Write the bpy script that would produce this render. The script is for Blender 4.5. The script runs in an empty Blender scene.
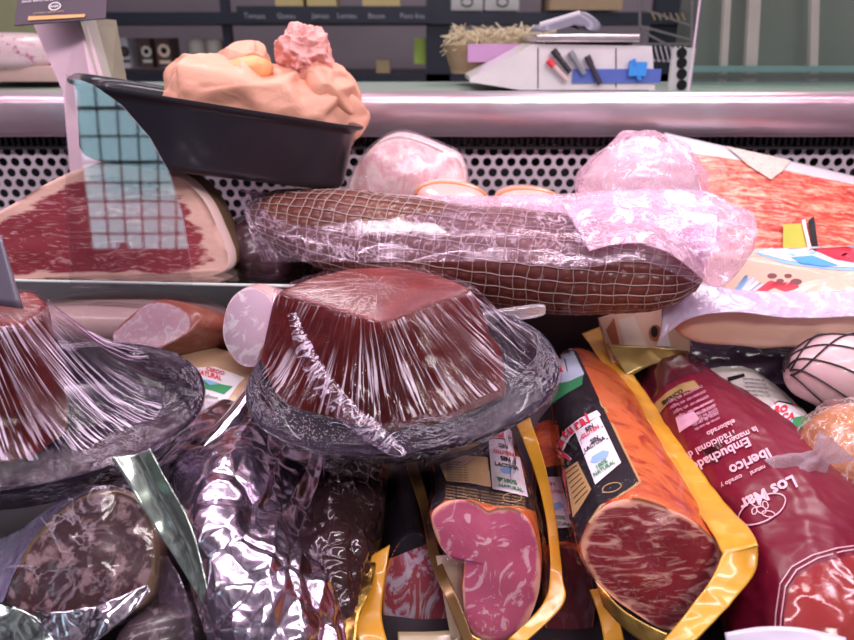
import bpy, bmesh, math, random
from mathutils import Vector, Matrix, noise
V = Vector
random.seed(7)
SC = bpy.context.scene
COL = SC.collection
# ------------------------------------------------------------------ camera
CAMZ, PITCH, F = 1.30, math.radians(22), 700.0
cam_d = bpy.data.cameras.new('camera'); cam_d.sensor_width = 36; cam_d.lens = F / 854 * 36
cam_d.clip_start = 0.02
cam_d.dof.use_dof = True; cam_d.dof.focus_distance = 0.56; cam_d.dof.aperture_fstop = 8
cam = bpy.data.objects.new('camera', cam_d); COL.objects.link(cam)
cam.location = (0, 0, CAMZ); cam.rotation_euler = (math.radians(90) - PITCH, 0, 0)
SC.camera = cam
O = V((0, 0, CAMZ)); FW = V((0, math.cos(PITCH), -math.sin(PITCH))); UPV = V((0, math.sin(PITCH), math.cos(PITCH))); RT = V((1, 0, 0))
def ray(px, py): return FW + RT * ((px - 427) / F) - UPV * ((py - 320) / F)
def P(px, py, d): return O + ray(px, py) * d
def hit(px, py, C, n):
    r = ray(px, py); n = V(n); return O + r * ((V(C) - O).dot(n) / r.dot(n))
# ------------------------------------------------------------------ view, world, lights
SC.view_settings.view_transform = 'Standard'; SC.view_settings.look = 'None'
SC.view_settings.gamma = 1; SC.view_settings.use_curve_mapping = False
SC.view_settings.exposure = 0.08
w = bpy.data.worlds.new('world'); SC.world = w; w.use_nodes = True
wn = w.node_tree.nodes; wl = w.node_tree.links
bg = wn['Background']
wt = wn.new('ShaderNodeTexCoord'); wm = wn.new('ShaderNodeMapping'); wno = wn.new('ShaderNodeTexNoise'); wr = wn.new('ShaderNodeValToRGB')
wl.new(wt.outputs['Generated'], wm.inputs[0]); wl.new(wm.outputs[0], wno.inputs['Vector']); wl.new(wno.outputs['Fac'], wr.inputs[0]); wl.new(wr.outputs[0], bg.inputs[0])
wno.inputs['Scale'].default_value = 4.5; wno.inputs['Detail'].default_value = 2
wr.color_ramp.elements[0].position = .46; wr.color_ramp.elements[0].color = (.055, .045, .065, 1)
wr.color_ramp.elements[1].position = .62; wr.color_ramp.elements[1].color = (1.0, .84, .97, 1)
bg.inputs[1].default_value = 0.38
def area(name, loc, look, sx, sy, power, col):
    l = bpy.data.lights.new(name, 'AREA'); l.shape = 'RECTANGLE'; l.size = sx; l.size_y = sy; l.energy = power; l.color = col
    o = bpy.data.objects.new(name, l); COL.objects.link(o); o.location = loc
    o.rotation_euler = (V(look) - V(loc)).to_track_quat('-Z', 'Y').to_euler(); return o
area('case_strip_light', (0, .46, CAMZ + .30), (0, .62, .9), 2.0, .03, 5.6, (1, .80, .92))
area('case_strip_light', (0, .86, CAMZ + .36), (0, .75, .9), 2.0, .03, 4.0, (1, .80, .92))
area('shop_ceiling_light', (.6, -.9, CAMZ + 1.5), (0, .7, .9), 1.2, .25, 20, (1, .93, .88))
area('shop_ceiling_light', (-.8, 2.0, CAMZ + 1.6), (0, 2.2, 1.2), 1.4, .5, 22, (1, .95, .92))
area('shop_ceiling_light', (1.0, 2.0, CAMZ + 1.6), (0.6, 2.2, 1.2), 1.4, .5, 22, (1, .95, .92))

# ------------------------------------------------------------------ materials
MATS = {}
class NT:
    def __init__(s, name):
        s.m = bpy.data.materials.new(name); s.m.use_nodes = True; s.t = s.m.node_tree; s.n = s.t.nodes
        s.b = s.n['Principled BSDF']; s.out = s.n['Material Output']
    def add(s, typ, **kw):
        x = s.n.new(typ)
        for k, v in kw.items():
            if k in x.inputs: x.inputs[k].default_value = v
            else: setattr(x, k, v)
        return x
    def ln(s, a, b): s.t.links.new(a, b)
    def coords(s, kind='Object', scale=(1, 1, 1), rot=0):
        tc = s.add('ShaderNodeTexCoord'); mp = s.add('ShaderNodeMapping')
        mp.inputs['Scale'].default_value = scale; mp.inputs['Rotation'].default_value = (0, 0, rot)
        s.ln(tc.outputs[kind], mp.inputs[0]); return mp.outputs[0]
    def noise(s, vec, scale=5, detail=4, dist=0, rough=.55):
        x = s.add('ShaderNodeTexNoise'); x.inputs['Scale'].default_value = scale; x.inputs['Detail'].default_value = detail
        x.inputs['Distortion'].default_value = dist; x.inputs['Roughness'].default_value = rough
        s.ln(vec, x.inputs['Vector']); return x.outputs['Fac']
    def ramp(s, fac, stops):
        x = s.add('ShaderNodeValToRGB'); cr = x.color_ramp
        while len(cr.elements) < len(stops): cr.elements.new(.5)
        for e, (p, c) in zip(cr.elements, stops):
            e.position = p; e.color = (c, c, c, 1) if isinstance(c, (int, float)) else (*c, 1)
        s.ln(fac, x.inputs[0]); return x.outputs[0]
    def mix(s, fac, a, b):
        x = s.add('ShaderNodeMix', data_type='RGBA')
        for i, v in ((0, fac), (6, a), (7, b)):
            if isinstance(v, bpy.types.NodeSocket): s.ln(v, x.inputs[i])
            elif i == 0: x.inputs[0].default_value = v
            else: x.inputs[i].default_value = (*v, 1)
        return x.outputs[2]
    def math(s, op, a, b=0, c=None, clamp=False):
        x = s.add('ShaderNodeMath', operation=op); x.use_clamp = clamp
        for i, v in enumerate((a, b, c)):
            if v is None: continue
            if isinstance(v, bpy.types.NodeSocket): s.ln(v, x.inputs[i])
            else: x.inputs[i].default_value = v
        return x.outputs[0]
    def bump(s, h, strength=.3, dist=.002, normal=None):
        x = s.add('ShaderNodeBump'); x.inputs['Strength'].default_value = strength; x.inputs['Distance'].default_value = dist
        s.ln(h, x.inputs['Height'])
        if normal: s.ln(normal, x.inputs['Normal'])
        return x.outputs[0]
    def attr(s, name):
        x = s.add('ShaderNodeAttribute'); x.attribute_name = name; return x.outputs['Fac']

def plain(name, col, rough=.5, metal=0, coat=0, emit=None, bump=None, var=None, spec=.5, trans=0):
    """single colour with a little procedural variation"""
    if name in MATS: return MATS[name]
    t = NT(name); b = t.b
    b.inputs['Base Color'].default_value = (*col, 1); b.inputs['Roughness'].default_value = rough; b.inputs['Metallic'].default_value = metal
    b.inputs['Coat Weight'].default_value = coat; b.inputs['Coat Roughness'].default_value = .08; b.inputs['Specular IOR Level'].default_value = spec
    vec = t.coords('Object')
    va = .12 if var is None else var[0]; vs = 30 if var is None else var[1]
    f = t.noise(vec, vs, 3)
    t.ln(t.mix(f, tuple(c * (1 - va) for c in col), tuple(min(1, c * (1 + va)) for c in col)), b.inputs['Base Color'])
    if bump: t.ln(t.bump(t.noise(vec, bump[1], 3, bump[2] if len(bump) > 2 else 0), bump[0], .003), b.inputs['Normal'])
    if emit: b.inputs['Emission Color'].default_value = (*col, 1); b.inputs['Emission Strength'].default_value = emit
    if trans: b.inputs['Transmission Weight'].default_value = trans
    MATS[name] = t.m; return t.m

def meat(name, lean, lean2, fat, marb=(.52, .62), scale=40, stretch=(1, 1, 1), rot=0, dist=1.5, rim=None, rimcol=(.8, .5, .3), rough=.3, coat=.6, coord='UV', rimcol2=None, bumpk=.25, sss=.0):
    """marbled flesh: lean patches, fat streaks, and a rim of fat read from the 'rim' attribute"""
    t = NT(name); b = t.b; vec = t.coords(coord, stretch, rot)
    base = t.mix(t.noise(vec, scale * .4, 3), lean, lean2)
    n1 = t.noise(vec, scale, 5, dist, .62)
    m = t.ramp(n1, [(marb[0], 0.0), (marb[1], 1.0)])
    c = t.mix(m, base, fat)
    if rim is not None:
        r = t.math('ADD', t.attr('rim'), t.math('MULTIPLY', t.math('SUBTRACT', t.noise(vec, 30, 3), .5), .35))
        rr = t.ramp(r, [(rim, 0.0), (rim + .05, 1.0)])
        rc = t.mix(t.noise(vec, 60, 3), rimcol, rimcol2 or rimcol)
        c = t.mix(rr, c, rc)
    t.ln(c, b.inputs['Base Color']); b.inputs['Roughness'].default_value = rough; b.inputs['Coat Weight'].default_value = coat * .6; b.inputs['Coat Roughness'].default_value = .1; b.inputs['Specular IOR Level'].default_value = .35
    if sss: b.inputs['Subsurface Weight'].default_value = sss; b.inputs['Subsurface Radius'].default_value = (.01, .004, .003); b.inputs['Subsurface Scale'].default_value = .5
    t.ln(t.bump(n1, bumpk, .0015), b.inputs['Normal'])
    MATS[name] = t.m; return t.m

def film(name, haze=.06, gloss=.12, streak=(1, 1, 1), scale=8, bumpk=.6, tint=(1, .95, 1), rough=.12, cloud=.35, coord='UV', dist=.8, hazecol=(.80, .66, .80), lo=.5, hi=.72, bd=.004, mask=0, line=0):
    """clear plastic film: see-through, with glossy wrinkles and milky creases"""
    t = NT(name); t.n.remove(t.b)
    vec = t.coords(coord, streak)
    n1 = t.noise(vec, scale, 4, dist, .6); n2 = t.noise(vec, scale * 2.7, 3, dist)
    h = t.math('ADD', n1, t.math('MULTIPLY', n2, .45))
    nb = t.bump(h, bumpk, bd)
    tr = t.add('ShaderNodeBsdfTransparent'); tr.inputs[0].default_value = (*tint, 1)
    gl = t.add('ShaderNodeBsdfGlossy'); gl.inputs['Roughness'].default_value = rough; gl.inputs[0].default_value = (1, .97, 1, 1); t.ln(nb, gl.inputs['Normal'])
    di = t.add('ShaderNodeBsdfDiffuse'); di.inputs[0].default_value = (*hazecol, 1); t.ln(nb, di.inputs['Normal'])
    lw = t.add('ShaderNodeLayerWeight'); lw.inputs[0].default_value = .25
    crease = t.ramp(t.math('ABSOLUTE', t.math('SUBTRACT', n2, .5)), [(0.0, 1.0), (line, 0.0)]) if line else t.ramp(n2, [(lo, 0.0), (hi, 1.0)])
    if mask: crease = t.math('MULTIPLY', crease, t.ramp(t.noise(t.coords('Object'), mask, 2), [(.42, 0.06), (.60, 1.0)]))
    fg = t.math('ADD', gloss * .7, t.math('MULTIPLY', t.math('POWER', lw.outputs['Facing'], 3), .30), clamp=True)
    m1 = t.add('ShaderNodeMixShader'); t.ln(t.math('ADD', haze, t.math('MULTIPLY', crease, cloud), clamp=True), m1.inputs[0]); t.ln(tr.outputs[0], m1.inputs[1]); t.ln(di.outputs[0], m1.inputs[2])
    m2 = t.add('ShaderNodeMixShader'); t.ln(fg, m2.inputs[0]); t.ln(m1.outputs[0], m2.inputs[1]); t.ln(gl.outputs[0], m2.inputs[2])
    t.ln(m2.outputs[0], t.out.inputs['Surface']); MATS[name] = t.m; return t.m

def glassmat(name, ior=1.5, tint=(1, 1, 1)):
    t = NT(name); t.n.remove(t.b)
    tr = t.add('ShaderNodeBsdfTransparent'); tr.inputs[0].default_value = (*tint, 1)
    gl = t.add('ShaderNodeBsdfGlossy'); gl.inputs['Roughness'].default_value = .015
    fr = t.add('ShaderNodeFresnel'); fr.inputs['IOR'].default_value = ior
    m = t.add('ShaderNodeMixShader'); t.ln(fr.outputs[0], m.inputs[0]); t.ln(tr.outputs[0], m.inputs[1]); t.ln(gl.outputs[0], m.inputs[2])
    t.ln(m.outputs[0], t.out.inputs['Surface']); MATS[name] = t.m; return t.m

def foil(name, col, rough=.16, scale=14, bumpk=.8, col2=None, metal=1.0, bd=.006):
    t = NT(name); b = t.b; vec = t.coords('UV')
    vo = t.add('ShaderNodeTexVoronoi'); vo.inputs['Scale'].default_value = scale * 1.6; vo.inputs['Randomness'].default_value = 1
    wv = t.add('ShaderNodeMixRGB') ; wv.inputs[0].default_value = .12
    nz = t.add('ShaderNodeTexNoise'); nz.inputs['Scale'].default_value = scale; t.ln(vec, nz.inputs['Vector'])
    t.ln(vec, wv.inputs[1]); t.ln(nz.outputs['Color'], wv.inputs[2]); t.ln(wv.outputs[0], vo.inputs['Vector'])
    n1 = t.noise(vec, scale, 3, 1.2); h = t.math('ADD', t.math('MULTIPLY', vo.outputs['Distance'], .8), n1)
    t.ln(t.bump(h, bumpk, bd), b.inputs['Normal'])
    t.ln(t.mix(t.noise(vec, scale * .3, 2), col, col2 or col), b.inputs['Base Color'])
    b.inputs['Metallic'].default_value = metal; b.inputs['Roughness'].default_value = rough
    MATS[name] = t.m; return t.m

M_black = plain('black plastic', (.018, .018, .026), .28, coat=.25, bump=(.08, 60))
M_black2 = plain('black glossy plastic', (.02, .015, .03), .16, coat=.15)
M_steel = plain('pinkish stainless steel', (.78, .66, .72), .27, metal=.85, bump=(.05, 14))
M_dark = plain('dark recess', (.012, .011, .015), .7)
M_white = plain('white print', (.86, .82, .86), .4)
M_red = plain('red print', (.72, .03, .07), .4)
M_ink = plain('black print', (.010, .008, .012), .5, coat=.0, spec=.25)
M_green = plain('green print', (.03, .30, .10), .4)
M_blue = plain('light blue print', (.28, .52, .85), .4)
M_goldpr = plain('tan gold print', (.50, .33, .13), .4)
M_goldfoil = foil('gold foil', (.86, .50, .10), .28, 12, .35, (.80, .55, .2))
M_yfilm = plain('yellow amber film', (.80, .38, .03), .28, coat=.6, bump=(.35, 40), var=(.25, 25))
M_pinkpr = plain('pale pink print', (.80, .45, .60), .4)
M_rail = None

# ------------------------------------------------------------------ object helpers
def tag(o, label=None, cat=None, group=None, kind=None):
    if label: o['label'] = label
    if cat: o['category'] = cat
    if group: o['group'] = group
    if kind: o['kind'] = kind
    return o
def empty(name, loc, label, cat, group=None):
    o = bpy.data.objects.new(name, None); o.location = loc; o.empty_display_size = .02; COL.objects.link(o)
    return tag(o, label, cat, group)
def link(name, me, mats, parent=None, smooth=True):
    if not isinstance(mats, (list, tuple)): mats = [mats]
    for m in mats: me.materials.append(m)
    if smooth:
        for p in me.polygons: p.use_smooth = True
    o = bpy.data.objects.new(name, me); COL.objects.link(o)
    if parent is not None:
        o.parent = parent; o.matrix_parent_inverse = Matrix.Translation(-parent.location)
        o.location = (0, 0, 0)
    return o
def setsmooth(o, ang=40):
    try: o.data.set_sharp_from_angle(angle=math.radians(ang))
    except Exception: pass
    return o
def mesh(name, verts, faces, mats, parent=None, uv=None, rim=None, mi=None, smooth=True, sharp=None):
    me = bpy.data.meshes.new(name); me.from_pydata([tuple(v) for v in verts], [], faces)
    if uv:
        l = me.uv_layers.new(name='UVMap')
        for lp in me.loops: l.data[lp.index].uv = uv[lp.vertex_index]
    if rim:
        a = me.attributes.new('rim', 'FLOAT', 'POINT')
        for i, r in enumerate(rim): a.data[i].value = r
    if mi:
        for p, i in zip(me.polygons, mi): p.material_index = i
    me.update()
    bm = bmesh.new(); bm.from_mesh(me); bmesh.ops.recalc_face_normals(bm, faces=bm.faces); bm.to_mesh(me); bm.free()
    o = link(name, me, mats, parent, smooth)
    if sharp: setsmooth(o, sharp)
    return o
def crom(pts, n, closed=True):
    """resample a polyline as a Catmull-Rom curve, even arclength"""
    m = len(pts); dense = []
    segs = m if closed else m - 1
    for i in range(segs):
        p0, p1, p2, p3 = (pts[(i + k) % m] if closed else pts[max(0, min(m - 1, i + k))] for k in (-1, 0, 1, 2))
        for s in range(12):
            t = s / 12
            dense.append(.5 * ((2 * p1) + (p2 - p0) * t + (2 * p0 - 5 * p1 + 4 * p2 - p3) * t * t + (3 * p1 - p0 - 3 * p2 + p3) * t ** 3))
    dense.append(pts[0] if closed else pts[-1])
    L = [0]
    for a, b in zip(dense, dense[1:]): L.append(L[-1] + (b - a).length)
    out = []; j = 0; cnt = n if closed else n - 1
    for k in range(n):
        s = L[-1] * k / cnt
        while j < len(L) - 2 and L[j + 1] < s: j += 1
        q = (s - L[j]) / max(1e-9, L[j + 1] - L[j]); out.append(dense[j].lerp(dense[j + 1], min(1, q)))
    return out
def centroid(pts): return sum((V(p) for p in pts), V()) / len(pts)
def nz(p, s): return noise.noise(V(p) * s)
def ridge(p, s, oct=3):
    a = 0; k = 1
    for i in range(oct):
        a += k * (1 - 2 * abs(noise.noise(V(p) * s + V((i * 7.1, 0, 3.3 * i))))); s *= 1.9; k *= .55
    return a - .6

def facet(p, s, k):
    d = noise.voronoi(V(p) * s)[0]; return k * min(.5, (d[1] - d[0]))

class Loft:
    """smooth skin through closed loops of equal point count; S(u,t) gives a point of it"""
    def __init__(s, loops, ts=None):
        s.L = loops; s.n = len(loops[0]); s.k = len(loops)
        s.ts = ts or [i / (s.k - 1) for i in range(s.k)]
        s.len = sum((centroid(a) - centroid(b)).length for a, b in zip(loops, loops[1:]))
        s.per = sum((a - b).length for a, b in zip(loops[0], loops[0][1:]))
    def loop_at(s, t):
        t = max(0, min(1, t)); i = 0
        while i < s.k - 2 and s.ts[i + 1] < t: i += 1
        q = (t - s.ts[i]) / (s.ts[i + 1] - s.ts[i])
        A, B = s.L[i], s.L[i + 1]; A0 = s.L[max(0, i - 1)]; B1 = s.L[min(s.k - 1, i + 2)]
        return A0, A, B, B1, q
    def S(s, u, t):
        A0, A, B, B1, q = s.loop_at(t)
        u = (u % 1) * s.n; i = int(u) % s.n; j = (i + 1) % s.n; r = u - int(u)
        g = lambda Lp: Lp[i].lerp(Lp[j], r)
        p0, p1, p2, p3 = g(A0), g(A), g(B), g(B1)
        return .5 * ((2 * p1) + (p2 - p0) * q + (2 * p0 - 5 * p1 + 4 * p2 - p3) * q * q + (3 * p1 - p0 - 3 * p2 + p3) * q ** 3)
    def N(s, u, t):
        e = .004; a = s.S(u + e, t) - s.S(u - e, t); b = s.S(u, min(1, t + e)) - s.S(u, max(0, t - e))
        n = a.cross(b)
        c = centroid(s.loop_at(t)[1]).lerp(centroid(s.loop_at(t)[2]), s.loop_at(t)[4])
        if n.length < 1e-12: return (s.S(u, t) - c).normalized()
        n.normalize()
        return n if n.dot(s.S(u, t) - c) > 0 else -n
    def build(s, name, mats, parent=None, nu=96, nt=40, off=0, disp=None, cap0=None, cap1=None, capn=14, capdisp=None, t0=0, t1=1, u0=0, u1=1, zone=None, sharp=None):
        vs, uv, rim, fc, mi = [], [], [], [], []
        closed = (u0 == 0 and u1 == 1); cu = nu if closed else nu + 1
        for j in range(nt + 1):
            t = t0 + (t1 - t0) * j / nt
            for i in range(cu):
                u = u0 + (u1 - u0) * i / nu; p = s.S(u, t)
                if off or disp:
                    n = s.N(u, t); p = p + n * (off + (disp(p, u, t) if disp else 0))
                vs.append(p); uv.append((abs(2 * u - 1) * s.per * .5 if closed else u * s.per, t * s.len)); rim.append(1.0 if cap0 is not None and j == 0 else 0.95)
        for j in range(nt):
            for i in range(nu):
                a = j * cu + i; b = j * cu + (i + 1) % cu; fc.append((a, b, b + cu, a + cu))
                mi.append(zone((i + .5) / nu, t0 + (t1 - t0) * (j + .5) / nt) if zone else 0)
        for capm, row, t in ((cap0, 0, t0), (cap1, nt, t1)):
            if capm is None: continue
            ring = vs[row * cu:(row + 1) * cu]; C = centroid(ring)
            ex = (ring[0] - C).normalized(); nn = V()
            for i in range(0, cu, 4): nn += (ring[i] - C).cross(ring[(i + 4) % cu] - C)
            nn.normalize()
            ctr = centroid(s.loop_at(.5)[1])
            if nn.dot(C - ctr) < 0: nn = -nn
            gx = V((1, 0, 0)) - nn * nn.x; gx.normalize(); gy = nn.cross(gx)
            prev = None
            for k in range(capn):
                f = 1 - k / capn
                base = len(vs)
                for p in ring:
                    q = C.lerp(p, f)
                    if capdisp: q = q + nn * capdisp(q, f)
                    vs.append(q); uv.append(((q - C).dot(gx), (q - C).dot(gy))); rim.append(f)
                if k > 0:
                    for i in range(cu): fc.append((prev + i, prev + (i + 1) % cu, base + (i + 1) % cu, base + i)); mi.append(capm)
                else:
                    for i in range(cu): fc.append((row * cu + i, row * cu + (i + 1) % cu, base + (i + 1) % cu, base + i)); mi.append(capm)
                prev = base
            vs.append(C + (nn * capdisp(C, 0) if capdisp else V())); uv.append((0, 0)); rim.append(0); c = len(vs) - 1
            for i in range(cu): fc.append((prev + i, prev + (i + 1) % cu, c)); mi.append(capm)
        return mesh(name, vs, fc, mats, parent, uv, rim, mi, sharp=sharp)

def from_front(loop, steps, rounding=None):
    """loops behind a front outline: steps = [(centre, scale), ...]"""
    C = centroid(loop); L = [loop]; ts = [0]; tot = 0; prev = C
    for c, sc in steps:
        L.append([V(c) + (p - C) * sc for p in loop]); tot += max(.004, (V(c) - prev).length); prev = V(c); ts.append(tot)
    return Loft(L, [t / tot for t in ts])
def px_loop(pts, C, n, m=64): return crom([hit(x, y, C, n) for x, y in pts], m)
def ellipse_loop(C, a, b, m=64, p=2.0):
    out = []
    for i in range(m):
        th = 2 * math.pi * i / m; c, s_ = math.cos(th), math.sin(th)
        out.append(V(C) + a * math.copysign(abs(c) ** (2 / p), c) + b * math.copysign(abs(s_) ** (2 / p), s_))
    return out
def lump(name, C, ax, ay, az, mats, parent=None, p=2.3, disp=None, nu=72, nv=40):
    """rounded body with half axes ax, ay, az"""
    vs, uv, fc, rim = [], [], [], []
    sp = lambda x, e: math.copysign(abs(x) ** e, x)
    ax, ay, az, C = V(ax), V(ay), V(az), V(C)
    for j in range(nv + 1):
        ph = -math.pi / 2 + math.pi * j / nv
        for i in range(nu):
            th = 2 * math.pi * i / nu
            q = ax * sp(math.cos(th), 2 / p) * sp(math.cos(ph), 2 / p) + ay * sp(math.sin(th), 2 / p) * sp(math.cos(ph), 2 / p) + az * sp(math.sin(ph), 2 / p)
            pt = C + q
            if disp: pt = pt + q.normalized() * disp(pt)
            vs.append(pt); uv.append((abs(2 * i / nu - 1) * ax.length * 3, j / nv * az.length * 3)); rim.append(0)
    for j in range(nv):
        for i in range(nu):
            a = j * nu + i; b = j * nu + (i + 1) % nu; fc.append((a, b, b + nu, a + nu))
    me_o = mesh(name, vs, fc, mats, parent, uv, rim)
    bm = bmesh.new(); bm.from_mesh(me_o.data); bmesh.ops.remove_doubles(bm, verts=bm.verts, dist=1e-5); bmesh.ops.recalc_face_normals(bm, faces=bm.faces); bm.to_mesh(me_o.data); bm.free()
    return me_o
def bxm(bm, c, sx, sy, sz, X=V((1, 0, 0)), Y=V((0, 1, 0)), Z=V((0, 0, 1)), mi=0):
    vs = [bm.verts.new(V(c) + X * (sx / 2 * a) + Y * (sy / 2 * b) + Z * (sz / 2 * d)) for a in (-1, 1) for b in (-1, 1) for d in (-1, 1)]
    for f in ((0, 1, 3, 2), (4, 6, 7, 5), (0, 4, 5, 1), (2, 3, 7, 6), (0, 2, 6, 4), (1, 5, 7, 3)):
        fa = bm.faces.new([vs[i] for i in f]); fa.material_index = mi
def bmobj(name, bm, mats, parent=None, bevel=0, smooth=False):
    bmesh.ops.recalc_face_normals(bm, faces=bm.faces)
    if bevel: bmesh.ops.bevel(bm, geom=list(bm.edges), offset=bevel, segments=2, affect='EDGES', profile=.5)
    me = bpy.data.meshes.new(name); bm.to_mesh(me); bm.free()
    o = link(name, me, mats, parent, smooth or bevel > 0)
    if bevel or smooth: setsmooth(o, 35)
    return o
def box(name, c, s, mat, parent=None, X=V((1, 0, 0)), Y=V((0, 1, 0)), Z=V((0, 0, 1)), bevel=0):
    bm = bmesh.new(); bxm(bm, c, *s, X, Y, Z); return bmobj(name, bm, mat, parent, bevel)
def tubem(bm, pts, r, seg=6, closed=False):
    n = len(pts); rings = []
    for i, p in enumerate(pts):
        a = pts[(i - 1) % n] if closed or i > 0 else p; b = pts[(i + 1) % n] if closed or i < n - 1 else p
        d = (b - a)
        d = d.normalized() if d.length > 1e-9 else V((0, 0, 1))
        x = d.cross(V((0, 0, 1)));
        if x.length < .05: x = d.cross(V((1, 0, 0)))
        x.normalize(); y = d.cross(x)
        rr = r(i / max(1, n - 1)) if callable(r) else r
        rings.append([bm.verts.new(p + (x * math.cos(2 * math.pi * k / seg) + y * math.sin(2 * math.pi * k / seg)) * rr) for k in range(seg)])
    for i in range(n if closed else n - 1):
        A, B = rings[i], rings[(i + 1) % n]
        for k in range(seg): bm.faces.new((A[k], A[(k + 1) % seg], B[(k + 1) % seg], B[k]))
    if not closed:
        bm.faces.new(rings[0]); bm.faces.new(rings[-1])
def sheet(name, fn, nu, nv, mat, parent=None, thick=.0, uvs=(1, 1)):
    """open sheet from fn(u,v), given real thickness when thick > 0"""
    vs = [fn(i / nu, j / nv) for j in range(nv + 1) for i in range(nu + 1)]
    uv = [(i / nu * uvs[0], j / nv * uvs[1]) for j in range(nv + 1) for i in range(nu + 1)]
    fc = [(j * (nu + 1) + i, j * (nu + 1) + i + 1, (j + 1) * (nu + 1) + i + 1, (j + 1) * (nu + 1) + i) for j in range(nv) for i in range(nu)]
    o = mesh(name, vs, fc, mat, parent, uv, [0] * len(vs))
    if thick:
        md = o.modifiers.new('thickness', 'SOLIDIFY'); md.thickness = thick; md.offset = 0
    return o
def strip(name, path, W, mat, parent=None, nu=60, nv=10, thick=.0006, disp=None, curl=None):
    """ribbon between two polylines path and W (edge A, edge B)"""
    A = crom([V(p) for p in path], nu + 1, False); B = crom([V(p) for p in W], nu + 1, False)
    def fn(u, v):
        i = min(nu, int(round(u * nu))); p = A[i].lerp(B[i], v)
        if disp: p = p + disp(p, u, v)
        return p
    L = sum((a - b).length for a, b in zip(A, A[1:])); Wd = (A[nu // 2] - B[nu // 2]).length
    return sheet(name, fn, nu, nv, mat, parent, thick, (L, Wd))

# lettering -> 2D triangles
_tc = {}
def text2d(s, size=1, bold=0):
    k = (s, bold)
    if k not in _tc:
        cu = bpy.data.curves.new('t', 'FONT'); cu.body = s; cu.resolution_u = 2; cu.offset = bold
        ob = bpy.data.objects.new('t', cu); COL.objects.link(ob)
        dg = bpy.context.evaluated_depsgraph_get(); dg.update(); ev = ob.evaluated_get(dg); me = ev.to_mesh()
        me.calc_loop_triangles()
        _tc[k] = ([(v.co.x, v.co.y) for v in me.vertices], [tuple(t.vertices) for t in me.loop_triangles])
        ev.to_mesh_clear(); bpy.data.objects.remove(ob); bpy.data.curves.remove(cu)
    v, t = _tc[k]; return [(x * size, y * size) for x, y in v], t
class Print:
    """flat artwork in millimetre-like units that is laid onto a surface as a thin printed layer"""
    def __init__(s): s.items = []; s.mats = []
    def mi(s, m):
        if m not in s.mats: s.mats.append(m)
        return s.mats.index(m)
    def poly(s, pts, m, lv=1, sub=0):
        bm = bmesh.new(); vs = [bm.verts.new((x, y, 0)) for x, y in pts]
        bm.faces.new(vs); bmesh.ops.triangulate(bm, faces=bm.faces)
        for _ in range(sub): bmesh.ops.subdivide_edges(bm, edges=list(bm.edges), cuts=1, use_grid_fill=True); bmesh.ops.triangulate(bm, faces=bm.faces)
        bm.verts.index_update(); s.items.append(([(v.co.x, v.co.y) for v in bm.verts], [tuple(v.index for v in f.verts) for f in bm.faces], s.mi(m), lv)); bm.free()
    def rect(s, x0, y0, x1, y1, m, lv=1, nx=8, ny=8):
        vs = [(x0 + (x1 - x0) * i / nx, y0 + (y1 - y0) * j / ny) for j in range(ny + 1) for i in range(nx + 1)]
        fc = [(j * (nx + 1) + i, j * (nx + 1) + i + 1, (j + 1) * (nx + 1) + i + 1, (j + 1) * (nx + 1) + i) for j in range(ny) for i in range(nx)]
        s.items.append((vs, fc, s.mi(m), lv))
    def text(s, st, x, y, size, m, lv=3, bold=.02, rot=0, center=False, sx=1, skew=0):
        v, f = text2d(st, size, bold)
        if center: c = (min(a for a, b in v) + max(a for a, b in v)) / 2; v = [(a - c, b) for a, b in v]
        cr, sr = math.cos(rot), math.sin(rot)
        s.items.append(([(x + a * sx * cr - b * sr, y + a * sx * sr + b * cr + a * skew) for a, b in v], f, s.mi(m), lv))
    def line(s, pts, wd, m, lv=3):
        for (a, b), (c, d) in zip(pts, pts[1:]):
            L = math.hypot(c - a, d - b) or 1; nx, ny = -(d - b) / L * wd / 2, (c - a) / L * wd / 2
            s.items.append(([(a - nx, b - ny), (c - nx, d - ny), (c + nx, d + ny), (a + nx, b + ny)], [(0, 1, 2, 3)], s.mi(m), lv))
    def lay(s, name, fn, parent=None, eps=.0004, sharp=None):
        vs, fc, mi = [], [], []
        for v, f, m, lv in s.items:
            b = len(vs)
            for x, y in v:
                p, n = fn(x, y); vs.append(p + n * (eps * lv))
            for q in f: fc.append(tuple(b + i for i in q)); mi.append(m)
        me = bpy.data.meshes.new(name); me.from_pydata([tuple(v) for v in vs], [], fc)
        for p, i in zip(me.polygons, mi): p.material_index = i
        me.update(); return link(name, me, s.mats, parent, True)
def on_loft(Lf, u0, t0, du, dt, off=.0):
    """artwork x -> u, y -> t (per unit)"""
    def fn(x, y):
        u, t = u0 + x * du, t0 + y * dt
        n = Lf.N(u, t); return Lf.S(u, t) + n * off, n
    return fn
def on_plane(C, X, Y):
    n = X.cross(Y).normalized()
    return lambda x, y: (V(C) + X * x + Y * y, n)

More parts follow.
